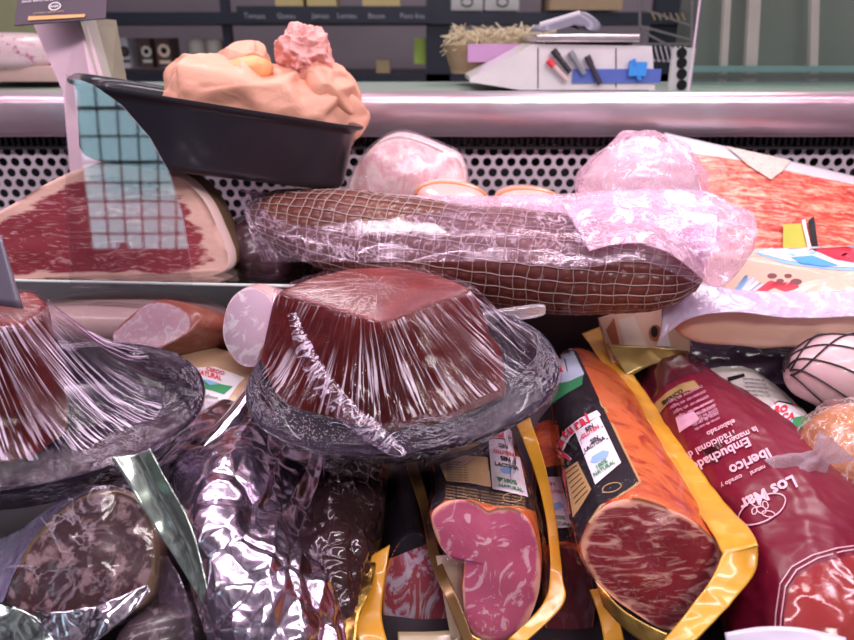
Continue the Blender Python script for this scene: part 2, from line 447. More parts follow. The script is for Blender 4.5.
class Fr:
    """local frame of a tray"""
    def __init__(s, C, X, Z):
        s.C = V(C); s.Z = V(Z).normalized(); s.X = (V(X) - s.Z * V(X).dot(s.Z)).normalized(); s.Y = s.Z.cross(s.X)
    def w(s, x, y, z=0): return s.C + s.X * x + s.Y * y + s.Z * z
    def px(s, px, py, h=0):
        q = hit(px, py, s.C + s.Z * h, s.Z) - s.C; return q.dot(s.X), q.dot(s.Y)
def tray(name, fr, a, b, h, parent, mat, p=2.2, flare=.86, lip=.008, th=.0025, nu=120, label=None):
    prof = [(flare - .04, -h), (flare, -h * .97), (flare + .03, -h * .88), (.985, -.008), (1.0, -.003), (1.0 + lip / a, -.001), (1.0 + lip / a + .005, .001), (1.0 + lip / a, .003), (1.0, .0015), (.975, -.004), (flare + .01, -h * .86), (flare - .02, -h + th * 2), (flare - .06, -h + th)]
    vs, fc, uv = [], [], []
    for k, (s, z) in enumerate(prof):
        for i in range(nu):
            th_ = 2 * math.pi * i / nu; c, sn = math.cos(th_), math.sin(th_)
            vs.append(fr.w(a * s * math.copysign(abs(c) ** (2 / p), c), b * s * math.copysign(abs(sn) ** (2 / p), sn), z)); uv.append((i / nu, k / 12))
    K = len(prof)
    for k in range(K - 1):
        for i in range(nu): fc.append((k * nu + i, k * nu + (i + 1) % nu, (k + 1) * nu + (i + 1) % nu, (k + 1) * nu + i))
    vs.append(fr.w(0, 0, -h)); vs.append(fr.w(0, 0, -h + th)); uv += [(0, 0), (0, 0)]
    for i in range(nu): fc.append((i, (i + 1) % nu, len(vs) - 2)); fc.append(((K - 1) * nu + i, (K - 1) * nu + (i + 1) % nu, len(vs) - 1))
    return mesh(name, vs, fc, mat, parent, uv, None, None, sharp=50)

# ================================================================== THE CASE
floor = box('floor', (0, .62, CAMZ - .415), (3.0, 1.0, .02), plain('dark case deck', (.05, .045, .055), .35, metal=.3)); floor['kind'] = 'structure'
step = box('trim_1', (0, .98, CAMZ - .355), (3.0, .36, .10), plain('dark case step', (.04, .035, .045), .4)); step['kind'] = 'structure'
YB = 1.10
def zof(py, Y):   # height of the point seen at image row py when it stands at distance Y
    a = math.atan((py - 320) / F) + PITCH; return CAMZ - Y * math.tan(a)
# perforated back panel with real round holes
def perforated(name, x0, x1, z0, z1, Y, pitch, r, th, mat):
    vs, fc, uv = [], [], []; dz = pitch * math.sqrt(3) / 2; rows = int((z1 - z0) / dz); cols = int((x1 - x0) / pitch); K = 12
    for j in range(rows):
        for i in range(cols):
            cx = x0 + (i + .5 * (j % 2)) * pitch; cz = z1 - (j + .5) * dz; b = len(vs)
            for k in range(K):
                a = 2 * math.pi * k / K + math.pi / 6; # hexagon edge radius
                m = (a - math.pi / 6) % (math.pi / 3) - math.pi / 6; R = pitch / math.sqrt(3) * math.cos(math.pi / 6) / math.cos(((a - math.pi / 2) % (math.pi / 3)) - math.pi / 6) if False else None
                # hex cell with vertices at 90deg + 60k
                phi = (a - math.pi / 6) % (math.pi / 3) - math.pi / 6; rad = (pitch / 2) / math.cos(((a) + math.pi / 6) % (math.pi / 3) - math.pi / 6)
                vs.append((cx + rad * math.cos(a), Y, cz + rad * math.sin(a)))
            for k in range(K):
                a = 2 * math.pi * k / K + math.pi / 6; vs.append((cx + r * math.cos(a), Y, cz + r * math.sin(a)))
            for k in range(K):
                a = 2 * math.pi * k / K + math.pi / 6; vs.append((cx + r * math.cos(a), Y + th, cz + r * math.sin(a)))
            for k in range(K):
                q = (k + 1) % K; fc.append((b + k, b + q, b + K + q, b + K + k)); fc.append((b + K + k, b + K + q, b + 2 * K + q, b + 2 * K + k))
    me = bpy.data.meshes.new(name); me.from_pydata(vs, [], fc); me.update()
    return link(name, me, mat, None, False)
pan = perforated('wall_back', -.95, .95, zof(292, YB), zof(146, YB), YB, .0188, .0068, .0015, plain('perforated steel panel', (.85, .72, .82), .4, metal=.2)); pan['kind'] = 'structure'
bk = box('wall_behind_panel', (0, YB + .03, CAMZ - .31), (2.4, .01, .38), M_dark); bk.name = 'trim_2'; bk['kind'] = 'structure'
# black slotted vent above the panel
bm = bmesh.new(); zt, zb = zof(133, YB - .01), zof(147, YB - .01)
bxm(bm, (0, YB + .012, (zt + zb) / 2), 2.2, .01, zt - zb + .01)
for i in range(200): bxm(bm, (-.95 + i * .0096, YB, (zt + zb) / 2), .004, .014, zt - zb)
bxm(bm, (0, YB - .002, zb - .001), 2.2, .022, .004)
g = bmobj('trim_3', bm, plain('black vent plastic', (.03, .026, .03), .4)); g['kind'] = 'structure'
# steel rail in front of the counter top
YR = 1.06
zr0, zr1 = zof(136, YR), zof(95, YR)
prof = [(YR + .05, zr0 - .004), (YR + .006, zr0 - .002), (YR, zr0 + .004), (YR - .002, zr1 - .012), (YR + .002, zr1 - .002), (YR + .012, zr1 + .003), (YR + .035, zr1 + .003), (YR + .035, zr1 - .02)]
vs = []; fc = []
NX = 60
for i in range(NX + 1):
    for (y, z) in prof: vs.append((-1.2 + 2.4 * i / NX, y + .0012 * math.sin(i * 1.7), z))
K = len(prof)
for i in range(NX):
    for k in range(K - 1): fc.append((i * K + k, (i + 1) * K + k, (i + 1) * K + k + 1, i * K + k + 1))
t = NT('rail steel'); vec = t.coords('Object', (6, 40, 14)); n1 = t.noise(vec, 1.0, 4, .6)
t.ln(t.mix(t.ramp(n1, [(.35, 0.0), (.7, 1.0)]), (.74, .50, .58), (.80, .72, .80)), t.b.inputs['Base Color']); t.b.inputs['Metallic'].default_value = .75; t.b.inputs['Roughness'].default_value = .3
t.ln(t.bump(t.noise(t.coords('Object', (3, 8, 8)), 4, 2), .15, .01), t.b.inputs['Normal'])
rail = mesh('trim_4', vs, fc, t.m, sharp=50); rail['kind'] = 'structure'
# counter top behind the rail
ct = box('trim_5', (0, 1.28, zr1 - .012), (3.2, .42, .012), plain('green grey counter', (.30, .36, .32), .4)); ct['kind'] = 'structure'
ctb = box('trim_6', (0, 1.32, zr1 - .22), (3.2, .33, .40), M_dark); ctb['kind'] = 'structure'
# glass shelf under the cured ham, and its bright polished front edge
shA = P(-60, 279, .757); shB = P(343, 287, .735)
shZ = (shA.z + shB.z) / 2
sh = empty('glass_shelf', ((shA.x + shB.x) / 2, .8, shZ), 'clear glass shelf carrying the cut cured ham, its bright edge showing', 'shelf')
xd = (shB - shA).normalized(); yd = V((-xd.y, xd.x, 0)).normalized(); zd = xd.cross(yd)
L = (shB - shA).length
M_glass = glassmat('clear glass', 1.45, (.95, .99, .97))
bm = bmesh.new(); bxm(bm, (shA + shB) / 2 + yd * .135, L, .26, .005, xd, yd, zd); bmobj('pane', bm, M_glass, sh)
bm = bmesh.new(); tubem(bm, [shA, shA.lerp(shB, .5), shB], .0017, 8); e = bmobj('polished_edge', bm, plain('polished glass edge', (.78, .95, .90), .08, coat=1, emit=None), sh, smooth=True); e['label'] = 'bright pale green polished glass edge'
# curved upright reflection glass, added and cut to the outline of the skylight's reflection
gC = P(130, 200, .60); gn = V((0.0, -math.cos(math.radians(17)), math.sin(math.radians(17))))
gp = [(66, 74), (92, 84), (120, 104), (148, 136), (168, 172), (181, 212), (190, 262), (191, 286), (150, 287), (110, 288), (70, 288), (66, 220), (65, 140)]
front = [hit(x, y, gC, gn) for x, y in gp]
vs = front + [p - gn * .004 for p in front]; n = len(front)
fc = [tuple(range(n)), tuple(range(2 * n - 1, n - 1, -1))] + [(i, (i + 1) % n, (i + 1) % n + n, i + n) for i in range(n)]
M_reflglass = glassmat('reflection glass', 1.95, (1, 1, 1))
gg = mesh('reflection_glass', vs, fc, [M_reflglass, film('reflection glass rim', .12, .02, bumpk=.05, cloud=0)], smooth=False, mi=[0, 0] + [1] * n)
tag(gg, 'small upright curved reflection glass added to show a gridded skylight, before the cured ham', 'reflection glass')

# skylight behind the viewer (what the added glass mirrors)
def refl(px, py, D):
    p = hit(px, py, gC, gn); r = ray(px, py).normalized(); r = r - gn * 2 * r.dot(gn); return p, r
p0, r0 = refl(135, 175, 1); SD = 4.2; SKC = p0 + r0 * SD; SKN = -r0
def onsky(px, py):
    p, r = refl(px, py, 1); return p + r * ((SKC - p).dot(SKN) / r.dot(SKN))
a, b, c, d = onsky(72, 78), onsky(195, 78), onsky(192, 249), onsky(92, 249)
M_sky = NT('daylight skylight glass'); em = M_sky.add('ShaderNodeEmission'); em.inputs[0].default_value = (.50, .78, .90, 1); em.inputs[1].default_value = 2.2
M_sky.ln(em.outputs[0], M_sky.out.inputs['Surface'])
sv = [a, b, c, d]
sk = mesh('window_1', sv, [(0, 1, 2, 3)], M_sky.m, smooth=False); sk['kind'] = 'structure'
bm = bmesh.new()
off = -r0 * .02
for i in range(0, 7): q = i / 6; tubem(bm, [a.lerp(b, q) + off, d.lerp(c, q) + off], .007, 5)
for i, q in enumerate((.0, .17, .33, .48, .60, .71, .81, .905, 1.0)): tubem(bm, [a.lerp(d, q) + off, b.lerp(c, q) + off], .013 if i in (1, 3) else .007, 5)
wf = bmobj('window_frame', bm, plain('dark skylight bars', (.06, .06, .08), .5)); wf.name = 'trim_7'; wf['kind'] = 'structure'

# ================================================================== BACKGROUND SHOP
def at(px, py, Y):  # point seen at (px,py) standing at distance Y
    r = ray(px, py); return O + r * (Y / r.y)
def bgbox(name, x0, y0, x1, y1, Y, dep, mat, parent=None, bevel=0):
    a, b = at(x0, y0, Y), at(x1, y1, Y)
    return box(name, ((a.x + b.x) / 2, Y + dep / 2, (a.z + b.z) / 2), (abs(b.x - a.x), dep, abs(a.z - b.z)), mat, parent, bevel=bevel)
bw = box('wall_far', (0, 3.4, 1.3), (6, .05, 2.6), plain('dim far wall', (.20, .16, .20), .7, var=(.3, 2))); bw['kind'] = 'structure'
M_shelf = plain('dark blue shelf steel', (.035, .04, .062), .4, metal=.3)
rk = empty('storage_rack', (0, 2.6, .4), 'dark steel storage rack with chalked shelf edge behind the counter', 'rack')
YS = 2.5
for x0, x1 in ((213, 236), (426, 450), (0, 6), (664, 680)): bgbox('upright', x0, -60, x1, 100, YS, .05, M_shelf, rk)
sb = bgbox('shelf', 20, 12, 690, 24, YS - .02, .45, M_shelf, rk)
bgbox('shelf', 20, 74, 690, 82, YS, .45, M_shelf, rk)
bgbox('shelf', 20, -60, 690, -46, YS, .45, M_shelf, rk)
ced = bgbox('chalk_edge', 236, 6, 430, 23, YS - .03, .01, M_shelf, rk)
pr = Print(); M_chalk = plain('chalk writing', (.42, .42, .48), .8)
for tx, x in (('Tomate', 244), ('Queso', 277), ('Jamon', 312), ('Lomito', 337), ('Bacon', 368), ('Pavo frio', 400)):
    pr = Print(); a = at(x, 18, YS - .035); pr.text(tx, a.x, a.z, .022, M_chalk, 1, 0, rot=-.03)
    pr.lay('chalk_word', lambda x, y: (V((x, YS - .035, y)), V((0, -1, 0))), ced)
# things on the rack
M_carton = plain('white carton', (.62, .62, .60), .6); M_brown = plain('brown printed carton', (.10, .05, .045), .5)
def cup_box(x0, y0, x1, y1, mat, cup, Y, lab, grp=None):
    o = empty('coffee_carton', at((x0 + x1) / 2, y1, Y), lab, 'carton', grp)
    cb_ = bgbox('carton', x0, y0, x1, y1, Y, .1, mat, o)
    c = at((x0 + x1) / 2 + 1, (y0 * .55 + y1 * .45), Y); r = (x1 - x0) * .32 * Y / F
    pr = Print(); pr.poly([(r * math.cos(k * .35), r * math.sin(k * .35)) for k in range(18)], cup, 1)
    pr.poly([(r * .5 * math.cos(k * .35), r * .5 * math.sin(k * .35)) for k in range(18)], M_brown if mat is not M_brown else M_ink, 2)
    pr.rect(-r * .9, -r * 2.0, r * .9, -r * 1.5, cup, 1); pr.lay('printed_cup', on_plane(c + V((0, -.001, 0)), V((1, 0, 0)), V((0, 0, 1))), cb_)
cup_box(116, 38, 131, 68, plain('grey white carton', (.55, .55, .62), .6), M_shelf, YS + .02, 'tall pale grey carton nearest the pink sign post on the rack')
cup_box(138, 38, 153, 68, M_brown, M_carton, YS + .02, 'dark brown carton with small white cup, left of the flowered one')
cup_box(154, 38, 172, 66, M_brown, plain('cream print', (.75, .62, .5), .5), YS + .02, 'dark carton with large cream cup picture on the rack')
M_cream = plain('cream jar', (.52, .50, .46), .5)
for i, (x, y) in enumerate(((197, 48), (215, 48), (197, 70), (215, 70))):
    q = at(x, y, YS + .05)
    lp = [ellipse_loop(q + V((0, 0, z)), V((r, 0, 0)), V((0, r, 0)), 20) for z, r in ((-.026, .022), (-.02, .029), (.0, .031), (.022, .029), (.03, .02))]
    lo = empty('cream_jar', q - V((0, 0, .03)), ('upper left', 'upper right', 'lower left', 'lower right')[i] + ' of the four cream jars stacked on the rack', 'jar', 'cream jars on the rack')
    Loft(lp).build('jar', M_cream, lo, 20, 8, cap0=0, cap1=0, capn=2)
gb = bgbox('juice_carton', 414, 38, 427, 64, YS + .03, .06, plain('lime green carton', (.42, .62, .10), .5)); tag(gb, 'bright lime green carton beside the dark rack upright', 'carton')
gb = bgbox('brown_box', 376, 60, 390, 73, YS + .03, .06, plain('tan card', (.45, .34, .2), .6)); tag(gb, 'small tan box on the lower rack shelf behind paper bundle', 'box')
for i, (x0, x1) in enumerate(((274, 303), (306, 336), (362, 400))):
    g = bgbox('yellow_box', x0, -14, x1, 7, YS, .12, plain('yellow card', (.58, .46, .22), .6)); tag(g, ('leftmost', 'middle', 'rightmost')[i] + ' of three yellow boxes on the chalk edged shelf', 'box', 'yellow boxes on the rack')
for i, (x0, x1) in enumerate(((451, 483), (486, 519))):
    o = empty('white_canister', at((x0 + x1) / 2, 12, YS), ('left' if i == 0 else 'right') + ' of two white canisters with dark handles at the top', 'canister', 'white canisters on the rack')
    bgbox('body', x0, -40, x1, 11, YS + .0, .1, plain('white canister', (.68, .66, .68), .5), o, .004)
    c = at((x0 + x1) / 2, 2, YS - .045); bm = bmesh.new(); tubem(bm, [c + V((.018 * math.cos(k * .6), 0, .014 * math.sin(k * .6))) for k in range(11)], .003, 6, True); bmobj('handle', bm, M_ink, o)
g = bgbox('cardboard_box', 553, -40, 622, 10, YS - .03, .2, plain('cardboard', (.42, .29, .19), .7)); tag(g, 'brown cardboard box on the rack above the white scale', 'box')
# straw basket with a purple label
bs = empty('packing_basket', at(485, 76, 1.38), 'wicker basket of pale shredded straw with purple label behind the scale', 'basket')
bm = bmesh.new(); rnd = random.Random(4)
for i in range(420):
    c = at(450 + rnd.random() * 95, 32 + rnd.random() * 22 + 0, 1.36 + rnd.random() * .09); c.z -= .0
    d = V((rnd.uniform(-1, 1), rnd.uniform(-.6, .6), rnd.uniform(-.5, .5))).normalized() * .022
    tubem(bm, [c - d, c + V((0, 0, .004)), c + d], 0.0012, 3)
st = bmobj('shredded_straw', bm, plain('straw', (.68, .58, .40), .7, var=(.3, 60)), bs)
a = at(452, 45, 1.36); b = at(540, 76, 1.36)
lp = [ellipse_loop(V(((a.x + b.x) / 2, 1.40, z)), V((rx, 0, 0)), V((0, .06, 0)), 40, 3) for z, rx in ((b.z + .004, .080), (a.z, .097))]
Loft(lp).build('basket', plain('wicker', (.30, .21, .12), .7, bump=(1, 90)), bs, 40, 6, cap0=0)
bgbox('label', 468, 44, 520, 62, 1.325, .003, plain('purple label', (.55, .30, .55), .5), bs)
# white counter scale
YC = 1.18
sc_ = empty('counter_scale', at(565, 90, YC), 'white counter scale with sloping left side and blue tape band', 'scale')
M_scale = plain('white enamel', (.74, .70, .72), .3, coat=.4)
vs = [at(x, y, YC) for x, y in ((470, 78), (534, 44), (652, 46), (655, 90), (520, 90), (470, 82))]
vs += [v + V((0, .16, 0)) for v in vs]; n = 6
me = mesh('body', vs, [tuple(range(n)), tuple(range(2 * n - 1, n - 1, -1))] + [(i, (i + 1) % n, (i + 1) % n + n, i + n) for i in range(n)], M_scale, sc_, smooth=False)
bgbox('weighing_plate', 537, 34, 640, 42, YC - .01, .2, plain('plate steel', (.7, .68, .68), .25, metal=.8), sc_, .002)
bgbox('plate_stem', 545, 40, 632, 46, YC + .03, .1, M_shelf, sc_)
bgbox('foot', 522, 88, 542, 94, YC + .01, .02, M_ink, sc_); bgbox('foot', 632, 88, 648, 94, YC + .01, .02, M_ink, sc_)
bgbox('tape_band', 573, 69, 660, 83, YC - .003, .003, plain('blue tape', (.10, .16, .52), .4), sc_)
for x in (538, 616): bm = bmesh.new(); tubem(bm, [at(x, 48, YC - .001), at(x, 88, YC - .001)], .0008, 4); bmobj('panel_seam', bm, M_shelf, sc_)
pens = [((548, 60), (567, 80), 'red', (.75, .04, .06), 'red pen', 'leftmost, low'), ((553, 50), (570, 72), 'black', (.02, .02, .03), 'thick black marker', 'upper left'), ((570, 52), (584, 74), 'grey', (.25, .25, .3), 'grey pen', 'second'), ((587, 56), (600, 84), 'dark', (.05, .04, .07), 'dark pen', 'third'), ((632, 60), (640, 80), 'blue', (.05, .25, .75), 'bright blue pen', 'rightmost')]
for i, (p, q, nm, col, what, w_) in enumerate(pens):
    A, B = at(*p, YC - .008), at(*q, YC - .008); o = empty('marker_pen', B, f'{what} tucked behind the blue tape band, {w_}', 'pen', 'pens on the scale')
    bm = bmesh.new(); tubem(bm, [A.lerp(B, .25), B], .0042, 10); bmobj('barrel', bm, plain(nm + ' pen barrel', col if nm not in ('red',) else (.7, .5, .5), .35), o, smooth=True)
    bm = bmesh.new(); tubem(bm, [A, A.lerp(B, .3)], .0052, 10); bmobj('cap', bm, plain(nm + ' pen cap', col, .3), o, smooth=True)
bl = bgbox('blue_cap_clip', 630, 62, 646, 76, YC - .012, .006, plain('bright blue clip', (.05, .30, .80), .4)); bl.name = 'clip'; tag(bl, 'small bright blue clip stuck on the right of the scale', 'clip')
hs = empty('hand_scanner', at(570, 33, YC), 'grey handheld device with domed head lying on the scale plate', 'scanner')
M_grey = plain('grey plastic', (.26, .25, .33), .35)
lp = [[at(x, y + k * 1.0, YC + dy) for x, y in ()] for k, dy in ()]
bl_ = [at(x, y, YC + .02) for x, y in ((535, 32), (537, 26), (560, 19), (578, 12), (588, 13), (600, 23), (599, 30), (590, 31), (583, 25), (570, 26), (555, 30))]
bl2 = crom(bl_, 48); Loft([[centroid(bl2).lerp(p, .85) - V((0, .012, 0)) for p in bl2], bl2, [p + V((0, .04, 0)) for p in bl2], [centroid(bl2).lerp(p, .85) + V((0, .05, 0)) for p in bl2]]).build('body', M_grey, hs, 48, 10, cap0=0, cap1=0, capn=3)
bm = bmesh.new(); tubem(bm, [at(540, 25, YC + .01), at(560, 19, YC + .01), at(580, 13, YC + .01)], .004, 8); bmobj('top_shell', bm, plain('pale shell', (.6, .58, .66), .3), hs, smooth=True)
# wire rack and perforated strip
wr_ = empty('wire_rack', at(665, 80, 1.43), 'dark wire rack of thin rods between the scale and glass cabinet', 'rack')
bm = bmesh.new()
for y0, y1 in ((8, 26), (26, 40), (44, 44), (30, 58), (60, 62)): tubem(bm, [at(640, y0, 1.43), at(692, y1, 1.43)], .0023, 6)
for k in range(10): tubem(bm, [at(640 + k * 5, 46, 1.43), at(644 + k * 5, 62, 1.42)], .0015, 5)
for x in (640, 692): tubem(bm, [at(x, 0, 1.43), at(x, 73, 1.43)], .003, 6)
bmobj('rods', bm, plain('grey wire', (.30, .28, .30), .3, metal=.8), wr_)
bm = bmesh.new()
for k in range(6): tubem(bm, [at(655 + k * 6, 20, 1.42), at(652 + k * 6, 13, 1.42)], .0015, 5)
bmobj('hooks', bm, plain('brass hooks', (.55, .42, .22), .3, metal=.8), wr_)
ps = empty('perforated_post', at(682, 92, 1.25), 'white post pierced by a column of round holes beside the scale', 'post')
bgbox('post', 674, 48, 690, 93, 1.25, .01, plain('white post', (.62, .60, .62), .4), ps)
bm = bmesh.new()
for y in (53, 63, 74, 85): c = at(682, y, 1.247); tubem(bm, [c, c + V((0, .004, 0))], .0085, 14)
bmobj('hole_shade', bm, M_ink, ps)  # black discs stand in for the shaded depth of the holes
# glass cabinet at the right
gcb = empty('glass_cabinet', at(780, 92, 1.3), 'tall clear glass cabinet with pinkish posts on the counter at right', 'cabinet')
M_pinkpost = plain('pinkish post', (.66, .48, .50), .35)
for xa, xb, w_ in ((729, 722, .012), (756, 749, .022), (815, 812, .015)):
    A, B = at(xa, -40, 1.42), at(xb, 88, 1.42); bm = bmesh.new(); bxm(bm, (A + B) / 2, w_, .012, (A - B).length, V((1, 0, 0)), V((0, 1, 0)), (A - B).normalized()); bmobj('post', bm, M_pinkpost, gcb)
A, B = at(705, -40, 1.2), at(688, 93, 1.2); C_ = at(900, 93, 1.2); D_ = at(917, -40, 1.2)
mesh('front_glass', [A, B, C_, D_, A + V((0, .005, 0)), B + V((0, .005, 0)), C_ + V((0, .005, 0)), D_ + V((0, .005, 0))], [(0, 1, 2, 3), (7, 6, 5, 4), (0, 4, 5, 1), (1, 5, 6, 2), (2, 6, 7, 3), (3, 7, 4, 0)], film('cabinet glass', .10, .06, (1, 1, 1), 2, .05, (.9, .97, .93), .05, .0, hazecol=(.35, .40, .36)), gcb, [(0, 0)] * 8, smooth=False)
bm = bmesh.new(); tubem(bm, [A, B], .0018, 6); bmobj('glass_edge', bm, plain('pink lit edge', (.8, .6, .75), .2), gcb)
bgbox('back_panel', 690, -60, 960, 92, 1.46, .01, plain('cabinet back', (.10, .115, .10), .4, var=(.4, 5)), gcb)
bgbox('crossbar', 690, 74, 960, 79, 1.40, .01, M_ink, gcb)
bgbox('base_strip', 690, 66, 960, 72, 1.41, .01, plain('teal strip', (.16, .34, .37), .3), gcb)
bgbox('base_strip', 690, 82, 960, 90, 1.41, .01, plain('teal strip', (.16, .34, .37), .3), gcb)
# left: speckled mince tray and cutting board
cb = bgbox('cutting_board', -60, 66, 58, 82, 1.30, .22, plain('pinkish wooden board', (.60, .42, .38), .6), None, .003); tag(cb, 'pinkish wooden cutting board on the counter at far left', 'cutting board')
mt = lump('brawn_block', at(5, 52, 1.36), V((.105, 0, 0)), V((0, .08, 0)), V((0, 0, .033)), meat('speckled brawn', (.72, .50, .55), (.78, .62, .66), (.45, .12, .25), (.55, .66), 50, coord='Object', rough=.4), None, 3.2)
tag(mt, 'pink and purple speckled cold meat block on the wooden board', 'meat')
yb_ = bgbox('yellow_green_crate', -60, -10, 60, 38, 1.7, .1, plain('yellow green crate', (.42, .44, .25), .6)); yb_.name = 'crate'; tag(yb_, 'olive yellow crate behind the speckled meat block', 'crate')

# price card on its slanted pink carton
cs = empty('sign_stand', P(72, 188, .88), 'slanted pale pink sign stand carrying a dark price card', 'sign stand')
M_pc = plain('pale pink board', (.80, .58, .68), .55); M_bg = plain('beige board side', (.50, .46, .42), .6); M_ol = plain('olive board side', (.30, .27, .20), .6)
q = [P(26, 8, .9), P(78, 14, .88), P(98, 78, .88), P(112, 195, .87), P(72, 195, .89), P(63, 92, .9)]
back = [p + V((.002, .012, 0)) for p in q]
vs = q + back; n = 6
mesh('front_board', vs, [tuple(range(n)), tuple(range(2 * n - 1, n - 1, -1))] + [(i, (i + 1) % n, (i + 1) % n + n, i + n) for i in range(n)], M_pc, cs, smooth=False)
vs = [P(78, 14, .878), P(94, 18, .91), P(111, 80, .91), P(98, 80, .878)]; vs += [v + V((0, .004, 0)) for v in vs]
mesh('side_board', vs, [(0, 1, 2, 3), (7, 6, 5, 4), (0, 4, 5, 1), (1, 5, 6, 2), (2, 6, 7, 3), (3, 7, 4, 0)], M_bg, cs, smooth=False)
vs = [P(94, 18, .912), P(115, 20, .95), P(126, 82, .95), P(111, 80, .912)]; vs += [v + V((0, .004, 0)) for v in vs]
mesh('side_board', vs, [(0, 1, 2, 3), (7, 6, 5, 4), (0, 4, 5, 1), (1, 5, 6, 2), (2, 6, 7, 3), (3, 7, 4, 0)], M_ol, cs, smooth=False)
cC = P(15, 24, .84); cX = (P(106, 17, .84) - P(15, 24, .84)); cw = cX.length; cX.normalize(); cY = (P(0, -20, .86) - P(15, 24, .84)).normalized(); cY = (cY - cX * cY.dot(cX)).normalized()
pcard = empty('price_card', cC, 'dark maroon price card with white print and gold strip on the pink stand', 'price card')
bm = bmesh.new(); bxm(bm, cC + cX * cw * .5 + cY * .04, cw, .0015, .085, cX, cX.cross(cY) * -1, cY); bmobj('card', bm, plain('dark maroon card', (.045, .025, .045), .5), pcard)
pr = Print(); W0 = cw
pr.poly([(W0 * .15, .002), (W0 * .77, .0005), (W0 * .78, .005), (W0 * .15, .008)], plain('gold strip', (.62, .34, .12), .5), 2)
for i, y in enumerate((.029, .0345, .040)): pr.text('jamon iberico de bellota cortado', W0 * .06, y, .0048, M_white, 2, .0)
pr.text('producto natural extra', W0 * .2, .011, .004, M_goldpr, 2, 0)
pr.line([(W0 * .43 + .007 * math.cos(k * .4), .020 + .0055 * math.sin(k * .4)) for k in range(17)], .0012, M_white, 2)
pr.text('BAER', W0 * .43, .0185, .0045, M_white, 2, .01, center=True)
nrm = (cX.cross(cY)).normalized(); nrm = nrm if nrm.y < 0 else -nrm
pr.lay('card_print', lambda x, y: (cC + cX * x + cY * y + nrm * .0012, nrm), pcard)

# ================================================================== MIDDLE ROW
# deep black tray with paper bundle
A = P(70, 84, .66); B = P(366, 131, .775); X = (B - A).normalized(); Yv = V((-X.y, X.x, 0)).normalized(); Zv = X.cross(Yv).normalized()
Zv = (Zv - Yv * .10).normalized() if False else Zv
fr = Fr((A + B) / 2 + Yv * .085, X, Zv)
bt = empty('deep_tray', fr.w(0, 0, -.078), 'deep black plastic tray holding a paper wrapped bundle above the cured ham', 'tray')
tray('tray', fr, (B - A).length / 2, .085, .072, bt, M_black, p=6, flare=.93, lip=.006)
tm = bt
M_paper = plain('peach butcher paper', (.72, .36, .25), .6, bump=(.5, 22, 2), var=(.10, 12), coat=.1)
M_paper2 = plain('orange paper inside', (.80, .38, .16), .6, bump=(.4, 25, 1))
M_paper3 = plain('pink crumpled paper', (.76, .36, .33), .55, bump=(.6, 40, 2), var=(.2, 40))
pb = empty('paper_bundle', fr.w(.02, 0, -.06), 'peach butcher paper bundle twisted at the top, in the deep black tray', 'paper bundle')
cr = lambda s, k: (lambda p: k * ridge(p, s, 3))
lump('wrapped_body', P(266, 103, .85), V((.120, .026, -.026)), V((-.018, .062, 0)), V((.004, 0, .046)), M_paper, pb, 2.6, lambda p: facet(p, 17, -.026) + .003 * ridge(p, 20, 2), 150, 90)
lump('paper_fold', P(243, 60, .85), V((.033, .01, .004)), V((0, .03, 0)), V((.002, 0, .022)), M_paper, pb, 2.2, lambda p: facet(p, 40, -.012), 100, 60)
lump('open_fold', P(250, 70, .82), V((.027, .0, .002)), V((0, .02, 0)), V((0, 0, .014)), M_paper2, pb, 2.2, cr(30, .002), 60, 40)
lump('twisted_top', P(306, 55, .84), V((.032, .0, -.012)), V((0, .03, 0)), V((.008, 0, .030)), M_paper3, pb, 2.0, lambda p: .007 * ridge(p, 32, 4) + facet(p, 60, -.014), 150, 100)
lump('right_shoulder', P(332, 92, .86), V((.036, .0, -.012)), V((0, .05, 0)), V((.0, 0, .036)), M_paper, pb, 2.4, lambda p: facet(p, 26, -.020), 100, 60)

# cut cured ham on the glass shelf
hn = V((.12, -1, .22)).normalized(); hC = P(110, 225, .755)
loop = px_loop([(-40, 262), (-30, 228), (8, 207), (50, 182), (95, 165), (140, 166), (178, 177), (203, 200), (219, 232), (228, 258), (222, 272), (190, 279), (120, 280), (40, 280), (-30, 280)], hC, hn, 96)
c = centroid(loop)
M_hamface = meat('cured ham face', (.17, .014, .025), (.36, .06, .08), (.62, .34, .34), (.53, .70), 30, (1, 3.6, 1), .6, 2.6, rim=.80, rimcol=(.80, .55, .45), rimcol2=(.66, .36, .32), rough=.45, coat=.1)
M_hamrind = plain('cured ham rind', (.16, .10, .05), .45, var=(.5, 12), bump=(.4, 30))
M_hamfat = plain('ham fat', (.78, .56, .52), .4, var=(.15, 20))
Lf = from_front(loop, [(c + V((.004, .012, 0)), 1.02), (c + V((.010, .045, -.002)), .97), (c + V((.014, .08, -.006)), .80), (c + V((.016, .095, -.01)), .5)])
hm = empty('cured_ham', V((c.x, c.y, shZ)), 'large cut cured ham, dark red face rimmed with fat, on the glass shelf', 'ham')
Lf.build('meat', [M_hamrind, M_hamface, M_hamfat], hm, 120, 24, cap0=1, cap1=0, capn=18, zone=lambda u, t: 2 if t < .12 else 0, capdisp=lambda q, f: .002 * nz(q, 40) + (.003 * (1 - f)))
# dark piece beside it
dk = lump('dark_ham_piece', P(268, 250, .84), V((.045, -.01, -.02)), V((0, .05, 0)), V((.01, 0, .035)), meat('dark cured rind', (.035, .02, .025), (.10, .04, .05), (.35, .2, .22), (.6, .72), 40, coord='Object'), None, 2.2, lambda p: .006 * ridge(p, 22))
tag(dk, 'small dark rinded ham piece between the cut ham and netted roll', 'ham piece')

